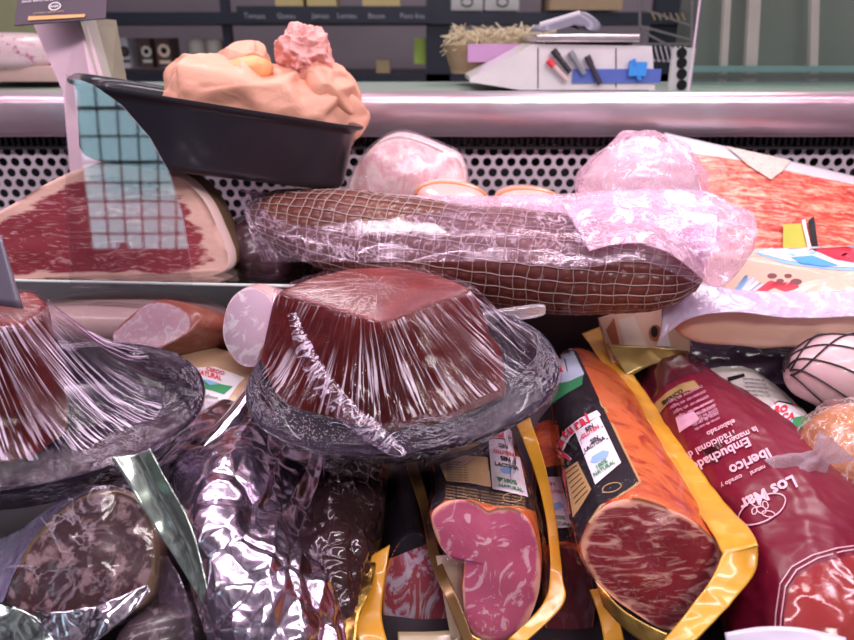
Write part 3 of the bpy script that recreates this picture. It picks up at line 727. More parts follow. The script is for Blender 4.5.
# pale cured pork chunk
kn = V((-.05, -1, .3)).normalized(); kC = P(405, 170, .86)
loop = px_loop([(352, 196), (355, 170), (372, 148), (392, 137), (412, 139), (440, 150), (458, 160), (464, 182), (455, 196), (430, 206), (390, 208)], kC, kn, 72); c = centroid(loop)
ck = empty('pork_chunk', c, 'pale cured pork chunk with pink marbled face behind the netted roll', 'meat')
Lf = from_front(loop, [(c + V((.002, .006, 0)), 1.03), (c + V((.005, .04, 0)), 1.0), (c + V((.005, .06, 0)), .7)])
Lf.build('meat', [plain('cream pork fat', (.84, .66, .60), .3, coat=.5, var=(.2, 12)), meat('pale marbled pork', (.70, .30, .34), (.85, .62, .58), (.88, .74, .66), (.42, .6), 22, (1.6, .8, 1), .6, 2.5, rim=.9, rimcol=(.85, .68, .6), rough=.25)], ck, 80, 16, cap0=1, cap1=0, capdisp=lambda q, f: .012 * (1 - f) + .003 * nz(q, 30))
Lf.build('clear_wrap', film('chunk wrap', .03, .06, (8, 8, 8), 6, .7, cloud=.25), ck, 60, 14, off=.0025, disp=lambda p, u, t: .001 * nz(p, 60), cap0=0, cap1=0, capdisp=lambda q, f: .016 * (1 - f) + .0015 * nz(q, 60))
M_saus = meat('pink cooked sausage', (.80, .42, .40), (.85, .50, .48), (.88, .62, .58), (.55, .7), 60, coord='Object', rough=.2, coat=.8)
for nm, x, y, rx, lab in (('cooked_sausage', 452, 197, .043, 'round pink sausage end in orange casing below the pork chunk'), ('cooked_sausage', 530, 203, .043, 'pinkish orange sausage mostly hidden by the bag, right of another')):
    o = empty(nm, P(x, y, .83), lab, 'sausage')
    lump('sausage', P(x, y, .83), V((rx, .0, -.004)), V((0, .05, 0)), V((0, 0, .019)), M_saus, o, 2.1)
    lp = [P(x, y, .83) + V((rx * 1.01 * math.cos(a_), -.012, .0195 * math.sin(a_) - .004 * math.cos(a_))) for a_ in [i * 2 * math.pi / 40 for i in range(40)]]
    bm = bmesh.new(); tubem(bm, lp, .0022, 6, True); bmobj('casing_edge', bm, plain('orange casing', (.75, .28, .10), .3, coat=.5), o, smooth=True)

# long netted ham roll
A, B = P(250, 212, .82), P(703, 275, .70)
ax = (B - A); axn = ax.normalized(); up = V((0, 0, 1)); up = (up - axn * up.dot(axn)).normalized(); sd = axn.cross(up)
loops = []; ts = []
prf = [(0, .004, .0), (.02, .018, 0), (.07, .031, 0), (.16, .041, 0), (.30, .047, 0), (.5, .050, 0), (.7, .0505, 0), (.85, .044, 0), (.94, .033, .0), (.985, .016, 0), (1, .003, 0)]
for t_, r, _ in prf:
    c = A.lerp(B, t_) - up * (.012 * math.sin(math.pi * t_)); loops.append(ellipse_loop(c, sd * r * 1.15, up * r, 48)); ts.append(t_)
NR = Loft(loops, ts)
nr = empty('netted_ham_roll', A.lerp(B, .5) - up * .06, 'long dark cured ham roll in white netting inside a clear bag', 'ham roll')
M_roll = meat('netted dark cured meat', (.07, .016, .028), (.24, .08, .045), (.50, .34, .34), (.62, .74), 46, coord='Object', rough=.35, coat=.5)
def bul(u, t): return .0022 * (abs(math.sin(math.pi * u * 24)) * abs(math.sin(math.pi * t * 36)))
nrm_ = NR.build('meat', M_roll, nr, 192, 144, disp=lambda p, u, t: bul(u, t) + .003 * nz(p, 18), cap0=0, cap1=0, capn=1)
bm = bmesh.new()
for k in range(1, 36):
    t_ = k / 36; tubem(bm, [NR.S(i / 72, t_ + .002 * math.sin(i * .8 + k)) + NR.N(i / 72, t_) * (.0012 + .003 * nz(NR.S(i / 72, t_), 18)) for i in range(72)], .0006, 4, True)
for k in range(24):
    u_ = k / 24; tubem(bm, [NR.S(u_ + .002 * math.sin(i * .9 + k), .01 + .98 * i / 110) + NR.N(u_, .01 + .98 * i / 110) * (.0012 + .003 * nz(NR.S(u_, .01 + .98 * i / 110), 18)) for i in range(111)], .0006, 4)
bmobj('netting', bm, plain('off white elastic netting', (.42, .30, .28), .5), nrm_, smooth=True)
M_bag = film('clear bag', .04, .07, (5, 5, 5), 4, .5, cloud=.45, line=.03, mask=7, hazecol=(.80, .62, .76))
M_bagm = film('milky bag', .32, .08, (5, 5, 5), 4, .5, cloud=.4, line=.05, hazecol=(.86, .56, .70))
# bag: over the top of the roll, and a loose end at the right
def edge(pts, d=None): return [P(*p) for p in pts]
strip('bag_top', edge([(238, 190, .80), (300, 196, .79), (360, 200, .77), (430, 203, .75), (500, 206, .73), (570, 205, .72), (640, 205, .71), (720, 215, .70)]),
      edge([(262, 262, .78), (290, 262, .755), (350, 262, .72), (420, 262, .69), (500, 262, .67), (580, 268, .65), (640, 262, .65), (700, 285, .66)]),
      M_bag, nr, 120, 40, .0004, lambda p, u, v: V((0, -1, .4)) * (.012 * math.sin(v * math.pi) + .0022 * ridge(p, 14, 2)))
strip('bag_back', edge([(238, 190, .80), (300, 194, .80), (360, 193, .80), (430, 196, .79), (500, 196, .78), (570, 194, .77), (640, 190, .76), (720, 205, .74)]),
      edge([(238, 190, .80), (300, 215, .80), (360, 215, .785), (430, 220, .765), (500, 222, .745), (570, 225, .73), (640, 225, .72), (720, 240, .71)]),
      M_bagm, nr, 120, 14, .0004, lambda p, u, v: V((0, -1, .4)) * (.003 * ridge(p, 20)))
strip('bag_end', edge([(560, 205, .72), (620, 192, .73), (680, 190, .74), (708, 192, .73), (730, 205, .72), (752, 214, .71), (755, 232, .70)]),
      edge([(588, 252, .655), (625, 244, .65), (660, 250, .65), (690, 270, .655), (712, 288, .67), (735, 275, .69), (752, 250, .70)]),
      M_bagm, nr, 90, 44, .0004, lambda p, u, v: V((0, -1, .5)) * (.010 * math.sin(v * math.pi) * math.sin(u * math.pi) + .006 * ridge(p, 14)))
# small dark card added in place of a reflected price tag
o = empty('reflected_card', P(268, 205, .81), 'small dark card with white handwriting standing in for a reflected price tag', 'card')
C0 = P(254, 214, .805); X0 = (P(288, 209, .805) - C0); w0 = X0.length; X0.normalize(); Y0 = V((0, .3, .95)); Y0 = (Y0 - X0 * Y0.dot(X0)).normalized()
bm = bmesh.new(); bxm(bm, C0 + X0 * w0 / 2 + Y0 * .011, w0, .001, .022, X0, Y0.cross(X0), Y0); bmobj('card', bm, plain('grey green card', (.06, .075, .075), .4), o)
pr = Print(); pr.text('glv', .004, .008, .016, M_white, 2, .01, rot=.2); pr.lay('handwriting', lambda x, y: (C0 + X0 * x + Y0 * y + X0.cross(Y0) * .0008, X0.cross(Y0)), o)

# white bagged lump
o = empty('bagged_meat', P(640, 215, .84), 'pinkish white bagged lump bulging behind the netted roll', 'meat')
lump('meat', P(640, 200, .84), V((.068, .0, -.006)), V((0, .06, 0)), V((.004, 0, .070)), meat('frosted white meat', (.86, .66, .68), (.90, .78, .78), (.92, .84, .84), (.5, .65), 25, coord='Object', rough=.4), o, 2.0, lambda p: .004 * ridge(p, 20), 90, 60)
lump('bag', P(640, 200, .84), V((.075, .0, -.008)), V((0, .066, 0)), V((.004, 0, .078)), M_bagm, o, 2.0, lambda p: .006 * ridge(p, 16), 120, 80)

# printed bacon pack
bp = empty('sliced_bacon_pack', P(780, 240, .9), 'large white pack printed with rows of sliced bacon, leaning at right', 'bacon pack')
q00, q10, q11, q01 = P(664, 133, 1.02), P(915, 192, .98), P(930, 290, .80), P(712, 288, .80)
def quad(u, v): return q01.lerp(q11, u).lerp(q00.lerp(q10, u), v)
qn = (q11 - q01).cross(q00 - q01).normalized(); qn = qn if qn.z > 0 else -qn
def pk(u, v): return quad(u, v) + qn * (.012 * (max(0, math.sin(math.pi * u)) ** .4) * (max(0, math.sin(math.pi * v)) ** .4) + .0025 * ridge(quad(u, v), 12) * math.sin(math.pi * u) * math.sin(math.pi * v))
t = NT('sliced bacon print'); vec = t.coords('UV', (2.2, 8, 1), -.16)
n1 = t.noise(vec, 3.2, 5, .8, .65); n2 = t.noise(t.coords('UV', (3, 14, 1), -.2), 5, 4, .5)
c1 = t.ramp(n1, [(.36, (.45, .015, .015)), (.48, (.70, .06, .04)), (.56, (.80, .20, .11)), (.66, (.86, .52, .40))])
c2 = t.mix(t.ramp(n2, [(.56, 0.0), (.62, 1.0)]), c1, (.84, .34, .27))
t.ln(c2, t.b.inputs['Base Color']); t.b.inputs['Roughness'].default_value = .4; t.b.inputs['Coat Weight'].default_value = .1
t.ln(t.bump(t.noise(t.coords('UV', (6, 6, 6)), 3, 3, 1), .4, .006), t.b.inputs['Normal']); M_bacon = t.m
bpk = sheet('pack', pk, 80, 50, plain('white pack film', (.80, .72, .80), .25, coat=.6), bp, .003)
pr = Print(); pr.rect(.075, .10, .97, .84, M_bacon, 1, 60, 40)
M_spk = meat('speckled print', (.62, .56, .5), (.72, .66, .6), (.45, .30, .28), (.55, .62), 260, coord='Object', rough=.4)
pr.poly([(.24, .96), (.50, .96), (.44, .80), (.38, .70), (.30, .80)], M_spk, 2, 3)
M_yg = plain('olive yellow print', (.50, .48, .06), .4)
pr.poly([(.34, .18), (.45, .20), (.45, .36), (.37, .34)], M_yg, 3, 2)
pr.poly([(.45, .18), (.465, .18), (.465, .38), (.45, .37)], M_white, 4, 2); pr.poly([(.475, .16), (.50, .18), (.51, .42), (.48, .38)], M_ink, 3, 2)
po = pr.lay('bacon_picture', lambda x, y: (pk(x, y), qn), bpk, .0022)
l = po.data.uv_layers.new(name='UVMap')
inv = []
for lp_ in po.data.loops:
    co = po.data.vertices[lp_.vertex_index].co; e = co - q01; l.data[lp_.index].uv = (e.dot((q11 - q01).normalized()) * 3.5, e.dot((q00 - q01).normalized()) * 3.5)
# cream pork slab in a bag in front of it
sl = empty('pork_slab', P(790, 330, .74), 'cream pork slab in lilac bag below the printed bacon pack', 'meat')
Lq = [P(674, 318, .74), P(700, 268, .775), P(930, 262, .80), P(1000, 300, .74), P(950, 330, .72), P(740, 333, .72)]
def slab_loop(dn, sc):
    c = centroid(Lq); return crom([c + (p - c) * sc - V((0, 0, dn)) for p in Lq], 72)
M_sl = meat('cream pork slab', (.74, .48, .38), (.80, .58, .46), (.70, .32, .28), (.60, .70), 14, coord='Object', rough=.25, coat=.8)
Lf = Loft([slab_loop(-.022, .7), slab_loop(-.020, .92), slab_loop(-.006, 1.0), slab_loop(.012, 1.0), slab_loop(.018, .93)])
slm = Lf.build('slab', M_sl, sl, 96, 20, cap0=0, cap1=0, disp=lambda p, u, t: .002 * nz(p, 30), capdisp=lambda q, f: .002 * nz(q, 30))
strip('bag_front', edge([(662, 292, .735), (700, 284, .74), (740, 290, .735), (800, 292, .73), (860, 290, .73), (920, 286, .73)]),
      edge([(658, 340, .72), (690, 318, .71), (735, 312, .70), (790, 318, .70), (860, 316, .70), (920, 312, .70)]),
      film('lilac bag', .72, .10, (7, 7, 7), 4, .7, cloud=.25, hazecol=(.74, .62, .84)), sl, 100, 24, .0005, lambda p, u, v: V((0, -1, .3)) * (.004 * math.sin(v * math.pi) + .0025 * ridge(p, 20)))
oval = lambda sx, sy, cx=0, cy=0, n=28: [(cx + sx * math.cos(i * 2 * math.pi / n), cy + sy * math.sin(i * 2 * math.pi / n)) for i in range(n)]
def slab_art():
    A_ = Art(); M_bb = plain('bright blue print', (.08, .35, .85), .4)
    A_.poly([(754, 253), (770, 246), (800, 243), (870, 238), (900, 262), (880, 272), (830, 270), (785, 264)], M_blue, 1, 3)
    A_.poly([(758, 253), (772, 248), (800, 245), (868, 241), (896, 262), (878, 269), (830, 267), (787, 261)], plain('pale sticker', (.80, .76, .88), .35), 2, 3)
    A_.poly([(802, 246), (850, 243), (880, 258), (868, 266), (835, 260)], M_red, 3, 2); A_.poly([(790, 258), (812, 256), (838, 266), (822, 267), (800, 264)], M_bb, 3, 2)
    for x, y, r in ((772, 276, 5), (780, 281, 4), (788, 276, 4), (796, 282, 6), (790, 286, 5)): A_.poly(oval(r, r * .55, x, y, 10), plain('dark peppery spots', (.22, .06, .08), .4), 1, 1)
    A_.print_on('sticker_print', slm, slm)
# clip label under the roll
o = lump('clear_tag', P(513, 314, .655), V((.031, .004, .003)), V((0, .004, 0)), V((0, 0, .0062)), film('tag plastic', .25, .15, hazecol=(.80, .76, .80)), None, 5); tag(o, 'narrow clear plastic tag poking out under the netted roll', 'tag')

# ================================================================== FRONT ROW
from mathutils.bvhtree import BVHTree
def bvh_of(o):
    me = o.data; return BVHTree.FromPolygons([v.co.copy() for v in me.vertices], [tuple(p.vertices) for p in me.polygons])
class Art(Print):
    """artwork whose outlines are set out as they meet the eye and printed on the real surface below"""
    def ptext(s, st, x, y, ex, ey, m, lv=3, bold=.02):
        v, f = text2d(st, 1, bold); s.items.append(([(x + a * ex[0] + b * ey[0], y + a * ex[1] + b * ey[1]) for a, b in v], f, s.mi(m), lv))
    def print_on(s, name, o, parent, eps=.0004):
        bv = bvh_of(o)
        def fn(x, y):
            r = ray(x, y).normalized(); h = bv.ray_cast(O, r)
            if h[0] is None:
                h = bv.find_nearest(P(x, y, .55)); 
            n = h[1]; n = n if n.dot(r) < 0 else -n
            return h[0], n
        return s.lay(name, fn, parent, eps)
def grid_surf(rows):
    """smooth surface through a grid of points; returns f(u,v)"""
    nv, nu = len(rows), len(rows[0])
    def cr4(a, b, c, d, t): return .5 * ((2 * b) + (c - a) * t + (2 * a - 5 * b + 4 * c - d) * t * t + (3 * b - a - 3 * c + d) * t ** 3)
    def f(u, v):
        x = min(max(u, 0), 1) * (nu - 1); y = min(max(v, 0), 1) * (nv - 1); i = min(int(x), nu - 2); j = min(int(y), nv - 2); fx, fy = x - i, y - j
        R = []
        for k in (-1, 0, 1, 2):
            r = rows[max(0, min(nv - 1, j + k))]; g = [r[max(0, min(nu - 1, i + q))] for q in (-1, 0, 1, 2)]; R.append(cr4(*g, fx))
        return cr4(*R, fy)
    return f
def pillow(name, rows, thick, mat, parent=None, nu=80, nv=80, disp=None, down=V((0, .35, -1)), puff=.0, uvs=None):
    """closed soft pack: rows give its upper side, thick its depth"""
    f = grid_surf([[P(*q) if not isinstance(q, V) else q for q in r] for r in rows]); e = .01
    dn = down.normalized(); top, bot, uv = [], [], []
    W_ = (f(1, .5) - f(0, .5)).length; H_ = (f(.5, 1) - f(.5, 0)).length
    for j in range(nv + 1):
        for i in range(nu + 1):
            u, v = i / nu, j / nv; p = f(u, v); n = (f(min(1, u + e), v) - f(max(0, u - e), v)).cross(f(u, min(1, v + e)) - f(u, max(0, v - e)))
            n = n.normalized() if n.length > 1e-12 else V((0, -.5, 1))
            if n.z < 0 and n.y > 0 or n.dot(O - p) < 0: n = -n
            w_ = (max(0, 4 * u * (1 - u)) * max(0, 4 * v * (1 - v))) ** .45
            q = p + n * (puff * w_)
            if disp: q = q + n * disp(q, u, v)
            top.append(q); bot.append(p + dn * (thick * w_ + .0006)); uv.append((u * W_, v * H_))
    N_ = len(top); w1 = nu + 1; vs = top + bot; fc = []
    for j in range(nv):
        for i in range(nu):
            a = j * w1 + i; fc.append((a, a + 1, a + 1 + w1, a + w1)); fc.append((N_ + a, N_ + a + w1, N_ + a + 1 + w1, N_ + a + 1))
    for i in range(nu):
        fc.append((i, N_ + i, N_ + i + 1, i + 1)); a = nv * w1 + i; fc.append((a, a + 1, N_ + a + 1, N_ + a))
    for j in range(nv):
        a = j * w1; fc.append((a, a + w1, N_ + a + w1, N_ + a)); a += nu; fc.append((a, N_ + a, N_ + a + w1, a + w1))
    return mesh(name, vs, fc, mat, parent, uv + uv, [0] * (2 * N_))

M_paste = meat('quince paste', (.11, .006, .006), (.17, .012, .010), (.30, .035, .02), (.5, .8), 8, coord='Object', rough=.42, coat=.1, bumpk=.2)
M_cling = film('cling film strands', .0, .04, (24, .22, 1), 3.2, .5, cloud=.8, dist=.25, lo=.52, hi=.62, mask=16, rough=.10, hazecol=(.88, .74, .88), bd=.003)
M_cling2 = film('cling film crumple', .0, .07, (7, 5, 6), 3.0, .6, cloud=.6, dist=1.2, line=.035, mask=14, rough=.10, hazecol=(.80, .68, .84), bd=.004)

M_clingtop = film('cling film top', .0, .04, (4, 40, 4), 3.0, .3, cloud=.22, dist=.6, line=.05, mask=14, coord='Object', rough=.12, hazecol=(.86, .72, .80))
# --- quince paste on its oval tray
Cq = P(400, 378, .585); Rq = P(552, 356, .60); Lq_ = P(248, 396, .575); Bq = P(410, 306, .68); Fq = P(396, 447, .51)
fq = Fr((Rq + Lq_) / 2 * .5 + (Bq + Fq) / 2 * .5, Rq - Lq_, (Rq - Lq_).cross(Bq - Fq))
aq, bq = (Rq - Lq_).length / 2 - .006, (Bq - Fq).length / 2 - .004
qt = empty('oval_tray', fq.w(0, 0, -.03), 'black oval tray in the centre bearing the whole quince block under film', 'tray')
qto = tray('tray', fq, aq, bq, .026, qt, M_black2, 2.1)
def polyang(pts, m):
    """resample a star-shaped outline by angle"""
    c = V((sum(p[0] for p in pts) / len(pts), sum(p[1] for p in pts) / len(pts))); out = []
    P2 = []
    for i in range(len(pts)):
        a, b, d = (V((*pts[(i + k) % len(pts)], 0)) for k in (-1, 0, 1))
        for q in range(7): t_ = q / 6; w0 = b.lerp(a, .12); w1 = b.lerp(d, .12); P2.append((w0.lerp(b, t_)).lerp(b.lerp(w1, t_), t_))
    cl = []
    for a, b in zip(P2, P2[1:] + P2[:1]):
        k_ = max(1, int((b - a).length / .0008)); cl += [a.lerp(b, q / k_) for q in range(k_)]
    for i in range(m):
        a = 2 * math.pi * i / m; best = min(cl, key=lambda q: abs((math.atan2(q.y - c.y, q.x - c.x) - a + math.pi) % (2 * math.pi) - math.pi)); out.append((best.x, best.y))
    return out, c
HP = .070
def paste(fr_, base_px, top_px, hp, root, h0, m=120):
    base = [fr_.px(x, y, h0) for x, y in base_px]; top = [fr_.px(x, y, hp) for x, y in top_px]
    bl, c = polyang(base, m); tl, c2 = polyang(top, m)
    lp = [[fr_.w(x, y, h0) for x, y in bl], [fr_.w(x, y, h0 + .004) for x, y in bl]]
    for q in (.3, .6, .88): lp.append([fr_.w(b[0] * (1 - q) + t_[0] * q, b[1] * (1 - q) + t_[1] * q, h0 + (hp - h0) * q) for b, t_ in zip(bl, tl)])
    cc = fr_.w(c2.x, c2.y, 0)
    lp.append([fr_.w(x * .985 + c2.x * .015, y * .985 + c2.y * .015, hp - .003) for x, y in tl]); lp.append([fr_.w(x * .95 + c2.x * .05, y * .95 + c2.y * .05, hp) for x, y in tl])
    Lf = Loft(lp); Lf.build('paste', M_paste, root, 160, 40, cap0=0, cap1=0, disp=lambda p, u, t: .0012 * nz(p, 22), capdisp=lambda q, f: .001 * nz(q, 30) + .004 * (1 - f * f))
    return bl, tl, c2
qp = empty('quince_paste', fq.w(0, 0, -.02), 'large dark red quince paste block under stretched cling film, centre of the case', 'quince paste')
bl, tl, c2 = paste(fq, [(254, 388), (300, 410), (386, 432), (450, 420), (506, 396), (500, 345), (400, 322), (300, 330), (262, 350)],
                   [(272, 293), (330, 310), (384, 326), (430, 308), (478, 290), (440, 275), (400, 266), (350, 268), (308, 278)], HP, qp, -.022)
def drape(name, fr_, a, b, tl, c2, hp, root, mat, mat2, m=240, wr=.006, seedv=0, p=2.1, sag=.012):
    """film pulled over the block and round the tray rim"""
    n0 = len(tl)
    def top(u): i = u * n0; k = int(i) % n0; r = i - int(i); q = tl[(k + 1) % n0]; return V((tl[k][0] * (1 - r) + q[0] * r, tl[k][1] * (1 - r) + q[1] * r, hp))
    def rimp(u, s=1.0, z=.004):
        th = 2 * math.pi * u; c, sn = math.cos(th), math.sin(th)
        return V((c2.x * 0 + a * s * math.copysign(abs(c) ** (2 / p), c), b * s * math.copysign(abs(sn) ** (2 / p), sn), z))
    vs, uv, mi, fc = [], [], [], []
    rows = []
    for j in range(6): rows.append(('t', j / 6))
    for j in range(26): rows.append(('s', j / 25))
    for j in range(1, 8): rows.append(('r', j / 7))
    for kind, q in rows:
        for i in range(m):
            u = i / m
            sd_ = V((math.cos(u * 6.283), math.sin(u * 6.283), seedv))
            if kind == 't':
                e = top(u); p_ = V((c2.x, c2.y, hp + .006)).lerp(e, q); p_.z = hp + .0055 - .0035 * q * q; p_.z += .0008 * noise.noise(sd_ * 9 + V((q * 2, 0, 0)))
            elif kind == 's':
                e = top(u); e = V((c2.x, c2.y, hp)).lerp(e, 1.02); r_ = rimp(u, 1.04, .0045); p_ = e.lerp(r_, q)
                p_.z = e.z * (1 - q) + r_.z * q + .0015 - sag * math.sin(math.pi * q) * (.4 + .5 * abs(noise.noise(sd_ * 2.3)))* (1 if (e - r_).length > .03 else .2)
                out = (r_ - e).normalized(); amp = .0022 * math.sin(math.pi * min(1, q + .12))
                p_ += V((0, 0, 1)) * amp * (1 - 2 * abs(noise.noise(sd_ * 22))) + V((-out.y, out.x, 0)) * .002 * noise.noise(sd_ * 9 + V((0, 0, q * 3)))
                w3 = fr_.w(*p_); p_ += V((0, 0, 1)) * .003 * q * ridge(w3, 45, 2)
            else:
                p_ = rimp(u, 1.05 + .02 * math.sin(q * 3.14) - .07 * q, .0045 - .030 * q); w3 = fr_.w(*p_); p_ += (p_ - V((0, 0, p_.z))).normalized() * (.0035 * ridge(w3, 30, 3) + .0015)
            vs.append(fr_.w(*p_)); d_ = {'t': q * .3, 's': .3 + q, 'r': 1.3 + q * .3}[kind]; uv.append((abs(2 * u - 1) * .5, d_))
    nr_ = len(rows)
    for j in range(nr_ - 1):
        for i in range(m): fc.append((j * m + i, j * m + (i + 1) % m, (j + 1) * m + (i + 1) % m, (j + 1) * m + i)); mi.append(1 if j > 24 else 2 if j < 6 else 0)
    return mesh(name, vs, fc, [mat, mat2, M_clingtop], root, uv, None, mi)
drape('cling_film', fq, aq, bq, tl, c2, HP, qp, M_cling, M_cling2)
# gathered ridge of film hanging down the front
strip('film_pleat', edge([(288, 314, .563), (298, 358, .548), (322, 400, .525), (352, 430, .505), (394, 457, .49)]), edge([(296, 312, .56), (320, 358, .54), (350, 398, .515), (380, 424, .498), (408, 452, .488)]),
      film('milky pleat', .0, .08, (9, 3, 9), 5, .6, cloud=.5, line=.05, hazecol=(.86, .76, .90)), qp, 80, 8, .0006, lambda p, u, v: V((0, -1, .3)) * (.004 * math.sin(v * 3.14) + .002 * ridge(p, 60)))

# --- left oval tray with second block
Rl = P(196, 384, .60); Ll = P(-150, 440, .50); Bl = P(70, 347, .66); Fl = P(30, 484, .475)
fl = Fr((Rl + Ll) / 2 * .5 + (Bl + Fl) / 2 * .5, Rl - Ll, (Rl - Ll).cross(Bl - Fl))
al_, bl_2 = (Rl - Ll).length / 2 - .006, (Bl - Fl).length / 2 - .004
lt = empty('oval_tray', fl.w(0, 0, -.03), 'black oval tray at far left, half empty beside the cut quince piece', 'tray')
tray('tray', fl, al_, bl_2, .030, lt, M_black2, 2.1)
lq = empty('quince_paste', fl.w(-.06, 0, -.02), 'dark red quince paste piece at the left edge under streaky cling film', 'quince paste')
bl, tl2, c22 = paste(fl, [(-120, 455), (-40, 468), (30, 458), (66, 432), (68, 405), (50, 385), (0, 378), (-90, 390)], [(-110, 330), (-40, 334), (20, 326), (44, 312), (48, 303), (34, 292), (-30, 292), (-100, 300)], .085, lq, -.024)
M_cling3 = film('cling film left', .0, .04, (24, .22, 1), 3.6, .5, cloud=.95, dist=.2, lo=.50, hi=.60, mask=10, rough=.12, hazecol=(.84, .68, .88), bd=.003)
drape('cling_film', fl, al_, bl_2, tl2, c22, .085, lq, M_cling3, M_cling2, seedv=3.3, sag=.045)
o = sheet('tag_spike', lambda u, v: P(-12, 236, .50).lerp(P(1, 236, .5), u).lerp(P(-12, 304, .5).lerp(P(23, 309, .5), u), v), 4, 8, plain('grey purple plastic', (.16, .13, .19), .3), None, .002)
tag(o, 'grey plastic tag point standing over the left quince piece', 'tag')

# --- pieces below the glass shelf
o = lump('ham_slab', P(132, 318, .82), V((.115, .0, -.004)), V((0, .06, -.008)), V((0, 0, .030)), meat('greyish pink ham', (.58, .38, .38), (.64, .45, .45), (.66, .50, .49), (.5, .7), 20, coord='Object', rough=.35, coat=.5), None, 2.3)
tag(o, 'smooth greyish pink ham slab lying under the glass shelf', 'ham')
sn = V((-.35, -1, .5)).normalized(); sC = P(150, 327, .70)
loop = px_loop([(113, 336), (128, 318), (150, 303), (172, 304), (189, 314), (192, 328), (176, 340), (150, 352), (125, 354)], sC, sn, 64); c = centroid(loop)
cs_ = empty('cut_salami', c - V((0, 0, .03)), 'cut reddish cured loin with pale pink face behind the left oval tray', 'salami')
Lf = from_front(loop, [(c + V((.004, .004, 0)), 1.04), (P(185, 332, .73), 1.05), (P(222, 338, .78), .85), (P(235, 338, .80), .4)])
Lf.build('meat', [meat('red brown casing', (.22, .05, .04), (.32, .10, .07), (.42, .20, .14), (.5, .7), 30, coord='Object', rough=.3), meat('pink cut with sheen', (.72, .38, .48), (.84, .60, .68), (.90, .74, .82), (.50, .60), 90, rough=.3, rim=.93, rimcol=(.35, .10, .10))], cs_, 72, 20, cap0=1, cap1=0)  # palest marbling carries the film's pink sheen in the cut's colour
sn = V((-.25, -1, .35)).normalized(); sC = P(248, 328, .67)
loop = px_loop([(223, 330), (228, 305), (240, 291), (258, 288), (272, 300), (276, 325), (270, 352), (256, 366), (240, 364), (228, 350)], sC, sn, 64); c = centroid(loop)
rs = empty('round_sausage', c - V((0, 0, .04)), 'round pale lilac sausage end standing beside the big quince block', 'sausage')
Lf = from_front(loop, [(c + V((.004, .006, 0)), 1.05), (P(285, 330, .74), 1.05), (P(300, 330, .80), .9)])
Lf.build('meat', [plain('pale sausage skin', (.66, .42, .42), .3, coat=.6), meat('lilac face with sheen', (.66, .44, .58), (.80, .62, .76), (.94, .84, .92), (.50, .58), 40, rough=.2, coat=.8, rim=.96, rimcol=(.6, .35, .35))], rs, 72, 16, cap0=1, cap1=0, capdisp=lambda q, f: .006 * (1 - f * f))  # lilac-white marbling puts the film's sheen into the face colour

# --- printed pack between the trays
lp1 = empty('label_pack', P(212, 400, .66), 'white, red and green printed pack showing between the two oval trays', 'pack')
po = pillow('pack', [[(165, 345, .74), (205, 345, .74), (262, 362, .72)], [(165, 390, .69), (210, 392, .665), (265, 400, .66)], [(160, 450, .62), (205, 450, .62), (260, 450, .62)]], .03, plain('tan pack meat', (.62, .40, .26), .35, coat=.4), lp1, 40, 40)
A_ = Art()
A_.poly([(194, 368), (215, 367), (245, 378), (238, 385), (210, 425), (186, 430), (190, 395)], M_white, 1, 3)
A_.poly([(196, 379), (210, 381), (222, 385), (233, 387), (224, 395), (212, 391), (197, 387)], M_green, 2, 2)
A_.poly([(203, 380), (210, 381), (219, 385), (210, 386)], M_blue, 3, 2)
A_.ptext('NATURAL', 196, 374, (5.6, 1.6), (1, -6.5), M_red, 3, .03); A_.ptext('CERDO', 206, 371, (5.4, 1.5), (1, -5), M_red, 3, .03)
A_.ptext('sin gluten', 199, 396, (5, 1.2), (1, -5), M_ink, 3, 0); A_.ptext('sin lactosa', 199, 402, (5, 1.2), (1, -5), M_pinkpr, 3, 0); A_.rect(198, 400, 203, 408, M_ink, 3)
A_.poly([(194, 411), (208, 413), (204, 422), (190, 432)], M_red, 3, 2)
A_.print_on('label', po, po)

# --- silver foil pack
M_silver = foil('crumpled silver foil', (.90, .78, .93), .2, 9, .16, (.72, .58, .78), bd=.004)
M_silver2 = foil('smooth silver foil', (.74, .66, .76), .16, 8, .5, bd=.003)
fp = empty('foil_pack', P(250, 560, .5), 'large crumpled silver foil pack with open lip, below the two trays', 'foil pack')
def crumple(k, s=16):
    return lambda p, u, v: (k * ridge(p, s, 2) + facet(p, s * 3.2, k * 2.6) + facet(p, s * 7, k * .45)) * min(1, 6 * u, 6 * (1 - u), 8 * v + .3)
fold = lambda p, u, v: crumple(.0040, 9)(p, u, v) * (.35 + .9 * v) + .008 * ridge(V((u * 3.2 + v * 1.2, v * .5, 1.7)), 1.0, 2) * min(1, 6 * u, 6 * (1 - u))
pillow('foil_body', [[(240, 388, .70), (256, 396, .68), (285, 432, .63), (322, 446, .62)], [(160, 452, .60), (222, 448, .55), (275, 468, .56), (325, 476, .585)], [(150, 508, .54), (208, 515, .485), (262, 530, .50), (318, 540, .535)],
                     [(180, 560, .49), (228, 572, .455), (282, 580, .455), (334, 585, .485)], [(212, 655, .44), (250, 668, .425), (300, 668, .43), (352, 662, .45)]], .05, M_silver, fp, 170, 170, fold, puff=.006)
strip('open_lip', edge([(112, 458, .470), (132, 490, .462), (156, 530, .455), (182, 570, .445), (206, 610, .435)]), edge([(150, 450, .466), (164, 476, .458), (188, 520, .45), (200, 556, .442), (211, 604, .432)]),
      foil('silver lip with painted reflection', (.60, .72, .64), .22, 6, .2), fp, 70, 16, .0008, lambda p, u, v: V((0, .8, -.6)) * (.009 * math.sin(v * math.pi) * (1 - u)) + V((0, 0, .0015 * ridge(p, 25))))  # green tint is a reflection painted into the silver lip's colour
